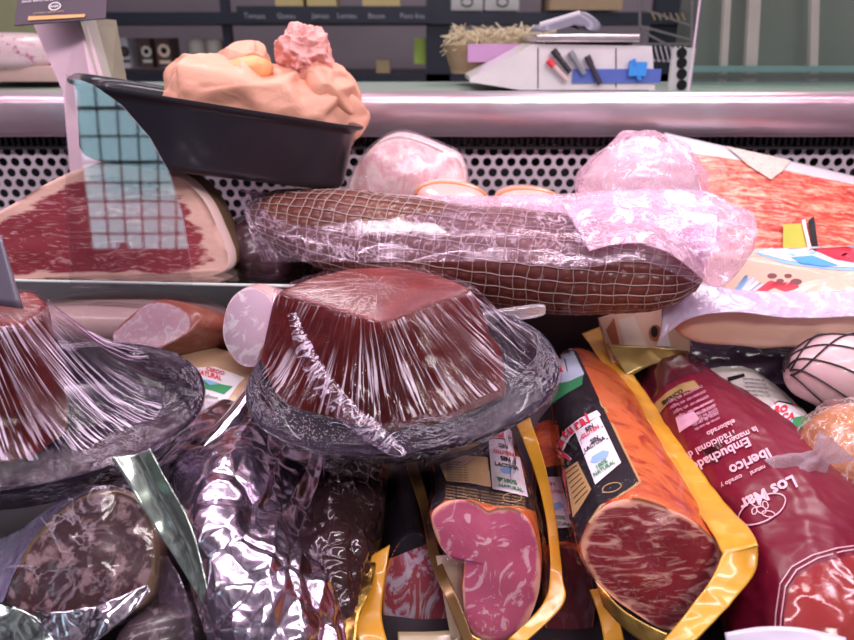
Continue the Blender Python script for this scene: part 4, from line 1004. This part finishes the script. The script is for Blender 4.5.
strip('lip_tail', edge([(182, 545, .49), (196, 580, .470), (222, 625, .445), (262, 660, .43)]), edge([(196, 540, .48), (210, 575, .458), (236, 612, .438), (272, 640, .425)]), M_silver2, fp, 60, 10, .0008, lambda p, u, v: V((0, -.3, .8)) * (.004 * math.sin(v * math.pi) + .002 * ridge(p, 30)))
strip('upper_fold', edge([(262, 372, .66), (232, 412, .62), (196, 452, .575), (165, 492, .54)]), edge([(268, 392, .64), (246, 424, .60), (214, 462, .56), (176, 506, .525)]), M_silver2, fp, 70, 12, .0008, lambda p, u, v: V((0, -.5, .8)) * (.008 + .008 * math.sin(v * math.pi) + .001 * ridge(p, 25)))
# dark vacuum pack right of it
M_vac = foil('dark vacuum film', (.035, .02, .03), .10, 18, .7, (.06, .025, .02), metal=0.0, bd=.003)
M_vac_b = bpy.data.materials['dark vacuum film'].node_tree.nodes['Principled BSDF']; M_vac_b.inputs['Coat Weight'].default_value = 1
vp = empty('vacuum_pack', P(345, 560, .5), 'dark glossy vacuum pack with golden base beside the silver foil pack', 'vacuum pack')
pillow('pack', [[(318, 440, .66), (350, 440, .65), (392, 446, .66)], [(292, 500, .60), (340, 495, .565), (386, 500, .59)], [(285, 560, .55), (335, 560, .51), (380, 560, .55)], [(290, 640, .50), (335, 640, .475), (372, 640, .50)], [(300, 690, .46), (335, 690, .45), (372, 690, .46)]], .05, M_vac, vp, 120, 140, crumple(.0028, 20), puff=.004)
strip('gold_base', edge([(366, 545, .545), (352, 580, .515), (342, 612, .49), (335, 660, .465)]), edge([(380, 540, .545), (372, 585, .505), (358, 620, .48), (356, 665, .455)]), M_goldfoil, vp, 50, 8, .0008, lambda p, u, v: V((0, -.5, .6)) * (.002 * ridge(p, 40)))

# --- brawn (speckled) packs at bottom left
M_brawn = meat('speckled brawn face', (.05, .025, .03), (.10, .045, .05), (.36, .25, .25), (.50, .60), 70, dist=.3, rough=.35, coat=.2, rim=.95, rimcol=(.22, .15, .08))
bn = V((.15, -.9, .75)).normalized(); bC = P(85, 560, .47)
loop = px_loop([(8, 612), (20, 562), (50, 520), (90, 494), (130, 497), (152, 528), (154, 575), (140, 606), (95, 624), (45, 640)], bC, bn, 80); c = centroid(loop)
br = empty('brawn_pack', c - V((0, 0, .05)), 'round speckled brawn slice pack in clear film at bottom left corner', 'brawn pack')
Lf = from_front(loop, [(c - bn * .004, 1.04), (c - bn * .03, 1.06), (c - bn * .045, .9)])
Lf.build('meat', [plain('brawn casing', (.18, .12, .07), .3, coat=.8), M_brawn], br, 96, 12, cap0=1, cap1=0, capn=16, capdisp=lambda q, f: .002 * nz(q, 40) + .004 * (1 - f))
Lf.build('clear_film', film('brawn film', .0, .05, (5, 5, 5), 3, .6, cloud=.35, line=.03, mask=10), br, 90, 12, off=.003, disp=lambda p, u, t: .002 * ridge(p, 40), cap0=0, cap1=0, capdisp=lambda q, f: .004 * (1 - f) + .0035 + .0015 * ridge(q, 45))
strip('film_flap', edge([(36, 610, .435), (62, 612, .43), (100, 604, .43), (148, 585, .44)]), edge([(60, 652, .42), (90, 646, .42), (120, 622, .425), (150, 592, .435)]), M_silver2, br, 60, 14, .0006, lambda p, u, v: V((0, -.6, .6)) * (.005 * math.sin(u * 9 + v * 4) * .5 + .003 * ridge(p, 30)))
strip('film_flap', edge([(-12, 600, .44), (15, 606, .435), (38, 618, .43)]), edge([(-12, 660, .42), (20, 655, .42), (62, 650, .42)]), foil('greenish foil', (.55, .66, .62), .2, 12, .6), br, 40, 12, .0006, lambda p, u, v: V((0, -.6, .6)) * (.003 * ridge(p, 30)))
strip('side_film', edge([(-15, 545, .49), (20, 530, .49), (55, 505, .50), (95, 488, .505)]), edge([(-15, 625, .455), (4, 600, .46), (22, 560, .465), (50, 522, .478)]), film('lilac side film', .45, .12, (7, 7, 7), 4, .6, cloud=.3, hazecol=(.42, .38, .58)), br, 50, 14, .0006, lambda p, u, v: V((0, -.6, .6)) * (.003 * ridge(p, 30)))
o = empty('brawn_pack', P(180, 620, .49), 'dark speckled brawn half hidden between the round brawn and foil pack', 'brawn pack')
lump('meat', P(180, 640, .50), V((.035, .01, 0)), V((0, .05, -.02)), V((0, .0, .040)), meat('dark speckled brawn', (.05, .035, .045), (.09, .06, .07), (.25, .19, .21), (.54, .64), 46, coord='Object', rough=.3, coat=.6), o, 2.4)
strip('film_edge', edge([(150, 560, .50), (160, 600, .48), (158, 650, .46)]), edge([(168, 556, .49), (188, 596, .47), (196, 650, .45)]), film('dark clear film', .10, .14, (8, 8, 8), 4, .7, hazecol=(.4, .3, .45)), o, 30, 8, .0005, lambda p, u, v: V((0, -.6, .6)) * (.003 * ridge(p, 30)))

# --- cured loins in golden trays
M_loinside = meat('paprika loin side', (.64, .10, .02), (.76, .22, .05), (.42, .04, .02), (.48, .62), 26, coord='Object', rough=.3, coat=.35, bumpk=.35)
M_face4 = meat('dark red loin face', (.18, .010, .018), (.32, .035, .04), (.74, .42, .33), (.50, .66), 34, (1.0, 3.4, 1), .35, 1.8, rim=.90, rimcol=(.80, .30, .09), rimcol2=(.74, .50, .42), rough=.3, coat=.3)
M_face2 = meat('pink loin face', (.50, .06, .15), (.66, .18, .28), (.84, .48, .55), (.54, .60), 26, (1.6, 1.3, 1), .2, 3.5, rim=.92, rimcol=(.84, .32, .12), rimcol2=(.82, .52, .5), rough=.3, coat=.3)
M_face1 = meat('grey marbled loin face', (.34, .05, .07), (.45, .10, .12), (.60, .50, .58), (.47, .56), 22, (2.2, 1, 1), .3, 2.5, rim=.88, rimcol=(.80, .28, .06), rimcol2=(.6, .2, .1), rough=.22, coat=.9)
M_face3 = meat('dark plum loin face', (.15, .02, .03), (.20, .035, .04), (.34, .12, .12), (.55, .7), 30, rim=.93, rimcol=(.6, .2, .07), rough=.22, coat=.9)
M_lfilm = film('loin pack film', .0, .02, (8, 8, 8), 4, .75, cloud=.12, line=.02, mask=12, bd=.003, rough=.08)
def loin(label, pts, d, n, steps, mface, capd=None, grp='cured loins in golden packs'):
    C = P(sum(p[0] for p in pts) / len(pts), sum(p[1] for p in pts) / len(pts), d)
    loop = px_loop(pts, C, n, 96); c = centroid(loop)
    r = empty('cured_loin_pack', c - V((0, 0, .045)), label, 'loin pack', grp)
    nn = V(n).normalized()
    Lf = from_front(loop, [(c - nn * .004 + V((0, 0, 0)), 1.035)] + [(P(x, y, dd), s) for x, y, dd, s in steps])
    m = Lf.build('meat', [M_loinside, mface], r, 120, 50, cap0=1, cap1=0, capn=18, disp=lambda p, u, t: .0015 * nz(p, 30), capdisp=capd or (lambda q, f: .002 * nz(q, 40) + .003 * (1 - f * f)))
    return r, Lf, m
# the large one, right of centre
r4, L4, m4 = loin('large cured loin with orange side, sleeve label and broad yellow film edge', [(581, 548), (588, 527), (606, 506), (636, 499), (669, 509), (698, 524), (722, 552), (712, 590), (690, 624), (664, 630), (640, 617), (614, 598), (592, 574)], .455, (.05, -1, .55),
    [(630, 505, .53, 1.04), (606, 440, .64, 1.0), (588, 382, .80, .93), (584, 372, .84, .5)], M_face4)
A_ = Art()
blk = [(540, 350), (563, 345), (577, 352), (604, 410), (620, 445), (638, 482), (622, 494), (600, 505), (588, 522), (579, 545), (560, 540), (548, 470), (540, 400)]
A_.poly(blk, M_ink, 1, 4)
A_.line([(576, 348), (604, 407), (621, 444), (640, 483)], 2.2, M_goldpr, 2); A_.line([(640, 483), (622, 495), (601, 507), (590, 523)], 2.0, M_goldpr, 2)
A_.poly([(546, 356), (572, 349), (584, 374), (580, 384), (553, 403), (546, 402)], plain('sky print', (.62, .78, .92), .35), 2, 3)
A_.poly([(548, 366), (565, 360), (568, 373), (550, 382)], M_white, 3, 2); A_.ptext('NA', 551, 378, (9, -3.5), (-1.5, -10), M_red, 4, .03); A_.line([(548, 366), (565, 360), (568, 373)], 1.0, M_ink, 4)
A_.poly([(548, 392), (560, 384), (570, 382), (583, 376), (582, 386), (568, 394), (556, 402), (549, 408)], M_green, 3, 3)
A_.poly([(556, 448), (566, 430), (580, 419), (597, 411), (601, 416), (585, 424), (571, 438), (562, 455), (558, 462)], M_white, 2, 3)
for ch, x, y, e1, e2 in (('N', 559.5, 456, (5, -9), (-7, -7)), ('a', 563, 447, (6, -8), (-7, -7)), ('t', 567, 440, (7, -7), (-6, -8)), ('u', 571, 436, (8, -6), (-6, -8)), ('r', 577.5, 431, (8.5, -5), (-5, -9)), ('a', 582.5, 427.5, (9, -4.5), (-5, -9.5)), ('l', 588.5, 424.5, (9, -4), (-4, -9.5))): A_.ptext(ch, x, y, (e1[0] * 1.15, e1[1] * 1.15), (e2[0] * 1.3, e2[1] * 1.3), M_red, 4, .05)
A_.poly([(560, 478), (566, 468), (568, 500), (560, 508)], M_red, 2, 2)
A_.poly([(576, 433), (599, 417), (621, 464), (596, 486)], M_white, 3, 3)
ux, uy = (.83, -.56), (-.38, -.92)
for st, x, y, sz, m in (('SIN', 587, 434, 6, M_ink), ('GLUTEN', 583, 441, 5.2, M_red), ('SIN', 592, 446, 6, M_ink), ('LACTOSA', 586, 454, 5.2, M_ink), ('100%', 597, 472, 6.2, M_green), ('NATURAL', 595, 479, 5.4, M_green)):
    A_.ptext(st, x, y, (ux[0] * sz, ux[1] * sz), (uy[0] * sz, uy[1] * sz), m, 5, .03)
A_.poly([(591, 464), (593, 458), (598, 455), (603, 452), (609, 453), (608, 458), (602, 462), (596, 465)], M_blue, 4, 2)
A_.line([(581, 442), (603, 428)], 1.0, M_red, 4); A_.line([(585, 456), (608, 440)], 1.0, M_ink, 4)
A_.poly([(566, 470), (578, 462), (592, 490), (583, 505), (574, 518)], M_goldpr, 2, 3)
for k in range(7): A_.line([(567 + k * 1.6, 474 + k * 5), (578 + k * 1.8, 466 + k * 4.2)], .8, M_ink, 3)
A_.line([(612 + 9 * math.cos(k * .5) + 2 * math.sin(k * .5), 489 + 4 * math.sin(k * .5) - 3 * math.cos(k * .5)) for k in range(14)], .8, M_goldpr, 3)
A_.print_on('label', m4, m4)
L4.build('clear_film', M_lfilm, r4, 120, 40, off=.003, disp=lambda p, u, t: .0012 * ridge(p, 40), cap0=0, capdisp=lambda q, f: .004 + .0012 * ridge(q, 40), t1=.9)
wob = lambda k, s=25: (lambda p, u, v: V((0, -.6, .6)) * (k * ridge(p, s, 2)))
strip('yellow_film_edge', edge([(582, 334, .83), (612, 378, .75), (645, 430, .645), (680, 490, .54), (706, 524, .475), (724, 556, .44)]), edge([(602, 326, .83), (640, 385, .74), (680, 440, .635), (722, 500, .52), (748, 528, .465), (757, 546, .435)]), M_yfilm, r4, 90, 12, .0012, wob(.0025))
strip('lower_film_edge', edge([(724, 552, .442), (712, 578, .43), (690, 608, .42), (662, 644, .41)]), edge([(757, 544, .436), (754, 572, .43), (728, 606, .415), (690, 645, .40)]), M_yfilm, r4, 60, 12, .0012, wob(.002))
strip('gold_base_edge', edge([(596, 580, .455), (616, 604, .44), (642, 622, .43), (668, 634, .422)]), edge([(604, 606, .45), (622, 626, .438), (640, 640, .43), (662, 652, .42)]), M_goldfoil, r4, 50, 8, .0012, wob(.0015))
# the pink one, lower centre
r2, L2, m2 = loin('cured loin with bright pink notched face and tan label, under the quince tray', [(431, 515), (443, 503), (460, 499), (476, 503), (488, 512), (499, 508), (515, 509), (528, 519), (537, 541), (540, 570), (537, 600), (525, 625), (505, 640), (480, 640), (467, 620), (463, 590), (463, 560), (447, 556), (436, 538)], .48, (-.02, -1, .5),
    [(490, 530, .56, 1.10), (478, 478, .68, 1.22), (470, 440, .80, 1.15), (470, 436, .83, .6)], M_face2)
A_ = Art()
A_.poly([(425, 452), (470, 440), (520, 430), (536, 460), (548, 505), (544, 514), (520, 506), (495, 506), (470, 499), (446, 500), (430, 512), (424, 500)], M_ink, 1, 4)
A_.poly([(440, 465), (465, 456), (488, 458), (491, 488), (470, 484), (447, 482)], plain('tan label panel', (.62, .42, .20), .45), 2, 3)
for k in range(8): A_.ptext('elaborado en', 446 + k * .2, 463.5 + k * 2.6, (3.9, .15), (0, -2.6), M_ink, 3, 0)
A_.poly([(489, 440), (514, 434), (527, 498), (493, 490)], M_white, 3, 3); A_.poly([(493, 430), (508, 428), (514, 438), (494, 442)], M_white, 3, 2)
A_.ptext('al', 497, 438.5, (10, .8), (-1, -10), M_red, 5, .05); A_.line([(492, 440), (504, 441), (516, 446)], 1.2, M_ink, 5)
for st, x, y, sz, m in (('SIN', 499, 449, 6, M_ink), ('GLUTEN', 494, 454, 5.2, M_red), ('SIN', 501, 462, 6.4, M_ink), ('LACTOSA', 496, 467, 5.0, M_ink), ('100%', 504, 484, 6, M_green), ('NATURAL', 500, 489, 5.0, M_green)):
    A_.ptext(st, x, y, (.98 * sz, .22 * sz), (-.2 * sz, -.98 * sz), m, 5, .03)
A_.poly([(500, 471), (506, 468), (511, 470), (515, 473), (514, 476), (504, 475)], M_blue, 4, 2); A_.poly([(497, 478), (504, 480), (500, 484)], M_green, 4, 1)
for k in range(5): A_.ptext('lomo embuchado extra loncheado natural', 446, 487.5 + k * 3.0, (4.6, .75), (0, -2.8), M_goldpr, 3, 0)
A_.line([(512 + 9 * math.cos(k * .5), 499 + 4.5 * math.sin(k * .5)) for k in range(14)], .7, M_goldpr, 3)
A_.print_on('label', m2, m2)
L2.build('clear_film', M_lfilm, r2, 120, 40, off=.003, disp=lambda p, u, t: .0012 * ridge(p, 40), cap0=0, capdisp=lambda q, f: .004 + .0012 * ridge(q, 40), t1=.9)
strip('gold_film_edge', edge([(516, 424, .66), (534, 470, .60), (546, 520, .54), (550, 570, .49), (543, 604, .47), (508, 640, .455)]), edge([(530, 418, .66), (545, 465, .60), (556, 520, .54), (562, 575, .485), (563, 604, .465), (522, 645, .45)]), M_yfilm, r2, 80, 10, .0012, wob(.0018))
strip('dark_gold_edge', edge([(404, 462, .62), (420, 510, .56), (430, 560, .51), (446, 600, .48), (466, 650, .46)]), edge([(416, 458, .62), (430, 508, .56), (440, 556, .51), (456, 594, .48), (476, 646, .46)]), plain('bronze film', (.22, .12, .04), .25, metal=.5, coat=.6, bump=(.3, 40)), r2, 80, 6, .0012, wob(.0015))
sheet('backing_card', lambda u, v: P(436, 556, .505).lerp(P(466, 552, .505), u).lerp(P(452, 645, .49).lerp(P(468, 645, .49), u), v), 4, 8, plain('beige card', (.62, .50, .34), .5), r2, .001)
strip('gold_base_edge', edge([(462, 628, .475), (490, 642, .465), (520, 636, .455)]), edge([(460, 650, .47), (490, 656, .46), (524, 652, .45)]), M_goldfoil, r2, 40, 6, .0012, wob(.001))
# dark one between
r3, L3, m3 = loin('dark loin pack squeezed between the pink loin and the large orange one', [(546, 560), (556, 546), (572, 545), (586, 556), (593, 585), (594, 620), (588, 650), (568, 662), (552, 655), (545, 620)], .52, (.02, -1, .5), [(560, 530, .60, 1.05), (552, 470, .72, 1.2), (550, 462, .75, .6)], M_face3)
A_ = Art(); A_.poly([(534, 470), (566, 464), (576, 500), (582, 546), (566, 541), (548, 545), (536, 540)], M_ink, 1, 4)
A_.poly([(543, 478), (560, 478), (573, 528), (550, 530)], M_white, 3, 3)
for st, x, y, sz, m in (('SIN', 548, 487, 5, M_red), ('GLUTEN', 546, 494, 4.5, M_red), ('100%', 554, 520, 5, M_green), ('NATURAL', 552, 526, 4.4, M_green)): A_.ptext(st, x, y, (.98 * sz, .1 * sz), (-.15 * sz, -.98 * sz), m, 5, .03)
A_.line([(546, 498), (566, 498)], 1.4, M_ink, 4); A_.poly([(551, 506), (560, 503), (564, 508), (556, 512)], M_blue, 4, 2)
A_.print_on('label', m3, m3)
L3.build('clear_film', M_lfilm, r3, 90, 30, off=.003, cap0=0, capdisp=lambda q, f: .004, t1=.9)
strip('gold_film_edge', edge([(590, 590, .49), (600, 620, .475), (606, 655, .46)]), edge([(602, 588, .485), (618, 618, .47), (628, 655, .455)]), M_yfilm, r3, 30, 8, .0012, wob(.0015))
# grey marbled one at left
r1, L1, m1 = loin('cured loin with grey white marbled face, left of the bright pink one', [(383, 600), (386, 570), (398, 544), (416, 531), (432, 545), (444, 575), (455, 612), (458, 634), (430, 634), (398, 634), (386, 626)], .53, (-.05, -1, .5), [(410, 545, .60, 1.1), (412, 480, .72, 1.2), (412, 472, .75, .6)], M_face1)
A_ = Art(); A_.poly([(380, 450), (440, 450), (436, 540), (418, 526), (398, 538), (386, 560), (376, 540)], M_ink, 1, 4); A_.print_on('label', m1, m1)
L1.build('clear_film', M_lfilm, r1, 90, 30, off=.003, disp=lambda p, u, t: .001 * ridge(p, 40), cap0=0, capdisp=lambda q, f: .004 + .001 * ridge(q, 40), t1=.9)
strip('gold_film_edge', edge([(372, 556, .53), (362, 590, .51), (352, 618, .49), (364, 655, .47)]), edge([(390, 545, .53), (384, 585, .51), (382, 620, .49), (392, 655, .47)]), M_yfilm, r1, 50, 10, .0012, wob(.002))
strip('gold_base_edge', edge([(398, 632, .505), (430, 632, .50), (458, 630, .495)]), edge([(398, 660, .49), (430, 660, .485), (462, 660, .48)]), plain('beige inner film', (.70, .56, .33), .3, coat=.5), r1, 30, 6, .0012)

# --- maroon printed pack
M_maroon = plain('maroon film', (.19, .006, .028), .36, coat=.08, spec=.35, bump=(.25, 18, 1), var=(.15, 8))
M_mprint = plain('pink lettering', (.80, .48, .58), .4)
M_burg = plain('burgundy film', (.10, .010, .022), .25, coat=.6)
mp = empty('maroon_sausage_pack', P(790, 600, .48), 'long maroon pack with pink lettering and oval emblem, at right', 'sausage pack')
pillow_rows = [[(640, 372, .80), (655, 356, .79), (680, 352, .79), (694, 366, .81)],
               [(652, 420, .70), (682, 398, .68), (712, 388, .685), (752, 398, .71)],
               [(690, 500, .58), (728, 464, .56), (775, 445, .57), (818, 448, .60)],
               [(716, 570, .51), (770, 535, .48), (830, 515, .485), (890, 515, .52)],
               [(738, 650, .455), (790, 625, .42), (850, 610, .425), (930, 610, .46)],
               [(760, 700, .43), (810, 700, .40), (870, 690, .40), (950, 680, .43)]]
mo = pillow('film_pack', pillow_rows, .055, M_maroon, mp, 110, 150, lambda p, u, v: .0016 * ridge(p, 22, 3) + .003 * max(0, noise.noise(V((u * 9, v * 2, 3)))) , puff=.006)
A_ = Art()
A_.poly([(630, 362), (655, 345), (690, 345), (704, 372), (690, 374), (668, 384), (654, 398), (645, 385)], M_burg, 1, 3)
A_.poly([(655, 404), (668, 392), (682, 384), (694, 381), (700, 388), (686, 392), (670, 402), (660, 414)], M_goldpr, 2, 3)
A_.ptext('IBERICO', 664, 406, (5.5, -3.6), (-3, -5), M_ink, 3, .03)
ex, ey = (-.90, .43), (.46, .89)   # the lettering is upside down from here
def mt_(st, x, y, sz, lv=3, bold=.02, m=None, w=1): A_.ptext(st, x, y, (ex[0] * sz * w, ex[1] * sz * w), (ey[0] * sz, ey[1] * sz), m or M_mprint, lv, bold)
for k in range(6): mt_('conservar en lugar', 702 + k * 3.2, 386 + k * 5.0, 5.2, 3, 0, M_pinkpr)
for k in range(5): mt_('carne de cerdo', 736 + k * 1.5 - 22, 396 + k * 4.4 + 4, 4.5, 3, 0, M_pinkpr)
A_.poly([(676, 418), (694, 412), (700, 420), (680, 433)], M_pinkpr, 2, 2)
mt_('elaborado', 734, 420, 7.5); mt_('Tradicional de', 736, 430, 10); mt_('la manera', 756, 427, 9)
mt_('Embuchado', 748, 438, 13.5, 3, .03); mt_('Iberico', 768, 449, 15.5, 3, .03); mt_('natural', 765, 466, 6)
mt_('curado y', 742, 475, 6.5); mt_('Los Mar', 793, 476, 18, 3, .03)
ovc = (763, 510)
oval_ = [(ovc[0] + 24 * math.cos(a) * .95 - 4 * math.sin(a), ovc[1] + 14.5 * math.sin(a) - 6 * math.cos(a)) for a in [k * 2 * math.pi / 40 for k in range(41)]]
A_.line(oval_, 1.2, M_mprint, 3)
for cx, cy, rx, ry, an in ((756, 504, 6, 3.2, .6), (762, 511, 5, 3.4, .4), (769, 515, 6.5, 3.0, .2), (766, 506, 4, 2.6, 1.2), (755, 512, 3.5, 2.4, 1.8)):
    A_.line([(cx + rx * math.cos(t_) * math.cos(an) - ry * math.sin(t_) * math.sin(an), cy + rx * math.cos(t_) * math.sin(an) + ry * math.sin(t_) * math.cos(an)) for t_ in [k * 2 * math.pi / 14 for k in range(15)]], 1.0, M_mprint, 3)
arc1 = [(776, 640), (777, 615), (781, 585), (792, 568), (812, 556), (836, 549), (862, 545)]
for off_ in (0, 5): A_.line([(x + off_, y + off_ * .6) for x, y in arc1], 1.2, M_mprint, 3)
M_window = meat('clear window over sausage', (.30, .02, .04), (.42, .08, .05), (.80, .40, .32), (.58, .66), 26, (1, 1, 1), 0, 2, coord='Object', rough=.12, coat=1)
A_.poly([(784, 645), (785, 615), (789, 592), (798, 577), (816, 565), (840, 558), (870, 553), (880, 600), (880, 645)], M_window, 1, 4)
A_.line([(740, 403), (757, 393)], 1.0, M_goldpr, 3); A_.line([(739, 406), (757, 396)], .8, M_goldpr, 3)
A_.print_on('print', mo, mo)
mp_seal = strip('film_corner', edge([(694, 372, .78), (712, 384, .76), (732, 398, .74)]), edge([(706, 362, .80), (726, 372, .79), (742, 396, .75)]), film('greenish clear corner', .35, .15, hazecol=(.40, .36, .26)), mp, 30, 8, .0008, wob(.002))

# --- behind the maroon pack
o = empty('vacuum_pack', P(740, 375, .80), 'dark purple black vacuum pack below the cream pork slab', 'vacuum pack')
pillow('pack', [[(640, 336, .84), (720, 332, .84), (800, 335, .84), (850, 345, .84)], [(660, 360, .80), (730, 355, .78), (800, 355, .78), (840, 365, .80)], [(680, 385, .77), (740, 385, .76), (800, 385, .76), (830, 395, .78)]], .04, foil('purple black film', (.05, .03, .06), .18, 16, .6, (.12, .08, .14), metal=0, bd=.003), o, 80, 50, lambda p, u, v: .003 * ridge(p, 25))
o = empty('label_pack', P(760, 420, .70), 'white labelled pack with red letters and green hill, behind the maroon pack', 'pack')
po = pillow('pack', [[(690, 372, .765), (740, 366, .76), (772, 382, .76)], [(716, 398, .73), (758, 392, .71), (795, 402, .72)], [(745, 440, .67), (785, 425, .655), (818, 428, .67)], [(790, 500, .61), (820, 490, .60), (850, 480, .61)]], .035, plain('cream pack', (.62, .58, .55), .35, coat=.5, bump=(.3, 40)), o, 50, 70, lambda p, u, v: .001 * ridge(p, 30))
A_ = Art()
A_.poly([(760, 415), (778, 402), (790, 405), (804, 415), (812, 440), (806, 448), (790, 440), (775, 430)], M_white, 1, 3); A_.line([(760, 415), (778, 402), (792, 405)], 1.2, M_ink, 3)
A_.poly([(782, 436), (786, 424), (793, 418), (806, 416), (812, 425), (806, 446), (792, 444)], M_green, 2, 3); A_.poly([(781, 434), (786, 424), (793, 420), (788, 438)], M_blue, 3, 2)
A_.poly([(795, 432), (808, 424), (810, 440), (800, 447)], M_ink, 3, 2)
A_.ptext('RO', 774, 414, (9, -1), (1, -9.5), M_red, 4, .04); A_.ptext('CA', 781, 421, (9, -1), (1, -9), M_red, 4, .04)
A_.line([(774, 403), (797, 405)], 1.0, M_red, 3)
A_.poly([(727, 378), (744, 374), (745, 377), (729, 382)], M_ink, 2, 1)
for k in range(5): A_.ptext('ingredientes sal', 742 + k * 1.2, 380 + k * 4, (3.6, .3), (0, -3.2), M_ink, 3, 0)
A_.poly([(795, 448), (812, 442), (830, 470), (812, 475)], M_white, 2, 2)
A_.print_on('label', po, po)

o = empty('netted_ham', P(835, 400, .68), 'pale pink ham in wide black netting at the right edge', 'ham')
hmC = P(842, 374, .70)
loops = [ellipse_loop(hmC + V((x, 0, 0)), V((0, r * 1.1, .0)), V((0, 0, r)), 40) for x, r in ((-.053, .004), (-.05, .016), (-.04, .026), (-.02, .036), (.01, .041), (.05, .040), (.08, .02))]
NH = Loft(loops); M_nh = meat('pale pink ham', (.70, .42, .46), (.78, .54, .56), (.84, .66, .68), (.5, .7), 20, coord='Object', rough=.3, coat=.5)
nhm = NH.build('meat', M_nh, o, 80, 40, disp=lambda p, u, t: .003 * nz(p, 25), cap0=0, cap1=0, capn=2)
bm = bmesh.new()
for k in range(5):
    for sgn in (1, -1): tubem(bm, [NH.S(k / 9 + sgn * i / 60 * .35, .03 + .94 * i / 60) + NH.N(k / 9 + sgn * i / 60 * .35, .03 + .94 * i / 60) * (.0012 + .003 * nz(NH.S(k / 9 + sgn * i / 60 * .35, .03 + .94 * i / 60), 25)) for i in range(61)], .0009, 5)
bmobj('netting', bm, plain('black elastic', (.02, .012, .02), .5), nhm, smooth=True)
o = empty('knotted_bag_ham', P(840, 500, .55), 'amber cured ham piece in a clear bag knotted at its left', 'ham')
lump('meat', P(852, 460, .58), V((.044, .012, 0)), V((0, .05, 0)), V((.004, 0, .045)), meat('amber cured ham', (.48, .17, .05), (.62, .28, .08), (.80, .44, .22), (.55, .68), 26, coord='Object', rough=.25, coat=.8), o, 2.1, lambda p: .004 * nz(p, 20), 80, 50)
lump('clear_bag', P(852, 460, .58), V((.047, .013, 0)), V((0, .053, 0)), V((.004, 0, .048)), film('ham bag', .06, .08, (5, 5, 5), 5, .6, cloud=.45, line=.05, hazecol=(.85, .66, .66)), o, 2.1, lambda p: .004 * ridge(p, 26), 90, 60)
def kn_(u, v):
    c = P(838, 446, .525).lerp(P(790, 482, .535), u); r = .008 + .030 * abs(u - .35) ** 1.1; a = v * 2 * math.pi
    d_ = (P(790, 482, .535) - P(838, 440, .525)).normalized(); x = d_.cross(V((0, 0, 1))).normalized(); y = d_.cross(x)
    return c + (x * math.cos(a) * .6 + y * math.sin(a)) * r * (1 + .22 * math.sin(5 * a + 3 * u)) + V((0, -.3, 1)) * .002 * ridge(c + V((a * .01, 0, 0)), 60, 2)
sheet('bag_knot', kn_, 40, 60, film('milky knot', .34, .12, (8, 8, 8), 5, .8, cloud=.4, hazecol=(.90, .74, .86)), o)
o = strip('lilac_wrapper', edge([(724, 633, .41), (760, 627, .405), (800, 628, .40), (845, 638, .395)]), edge([(730, 662, .40), (770, 668, .39), (810, 668, .385), (850, 668, .38)]), plain('lilac film wrap', (.70, .64, .80), .3, coat=.6), None, 50, 8, .001, wob(.002)); tag(o, 'pale lilac wrapper edge at the bottom right of the case', 'wrapper')

# --- gold pack end behind the large loin
o = empty('gold_pack', P(645, 350, .82), 'open golden pack end with round hole, under the netted roll', 'pack')
po = pillow('pack', [[(598, 318, .80), (640, 306, .80), (690, 300, .80)], [(606, 340, .79), (645, 335, .78), (690, 335, .79)], [(612, 362, .77), (650, 358, .765), (690, 352, .78)]], .03, plain('beige pink inner pack', (.74, .50, .36), .35, coat=.5), o, 40, 40)
A_ = Art(); A_.poly([(618, 320), (634, 316), (648, 348), (625, 345)], plain('cream print', (.80, .76, .62), .35), 1, 2); A_.poly([(606, 330), (614, 318), (620, 345), (612, 345)], plain('rust print', (.40, .12, .05), .4), 2, 2); A_.poly([(665, 326), (671, 347), (656, 346)], M_white, 2, 1)
A_.poly(oval(6.5, 8, 655, 333), plain('rust print', (.40, .12, .05), .4), 2, 1); A_.poly(oval(3.5, 5.5, 654, 332), M_ink, 3, 1)
A_.print_on('print', po, po)
strip('gold_flap', edge([(606, 344, .775), (640, 346, .77), (688, 351, .77)]), edge([(628, 378, .755), (650, 366, .76), (688, 353, .77)]), plain('dark gold flap', (.36, .24, .08), .3, metal=.5, coat=.4), o, 40, 8, .001, wob(.001))

slab_art()
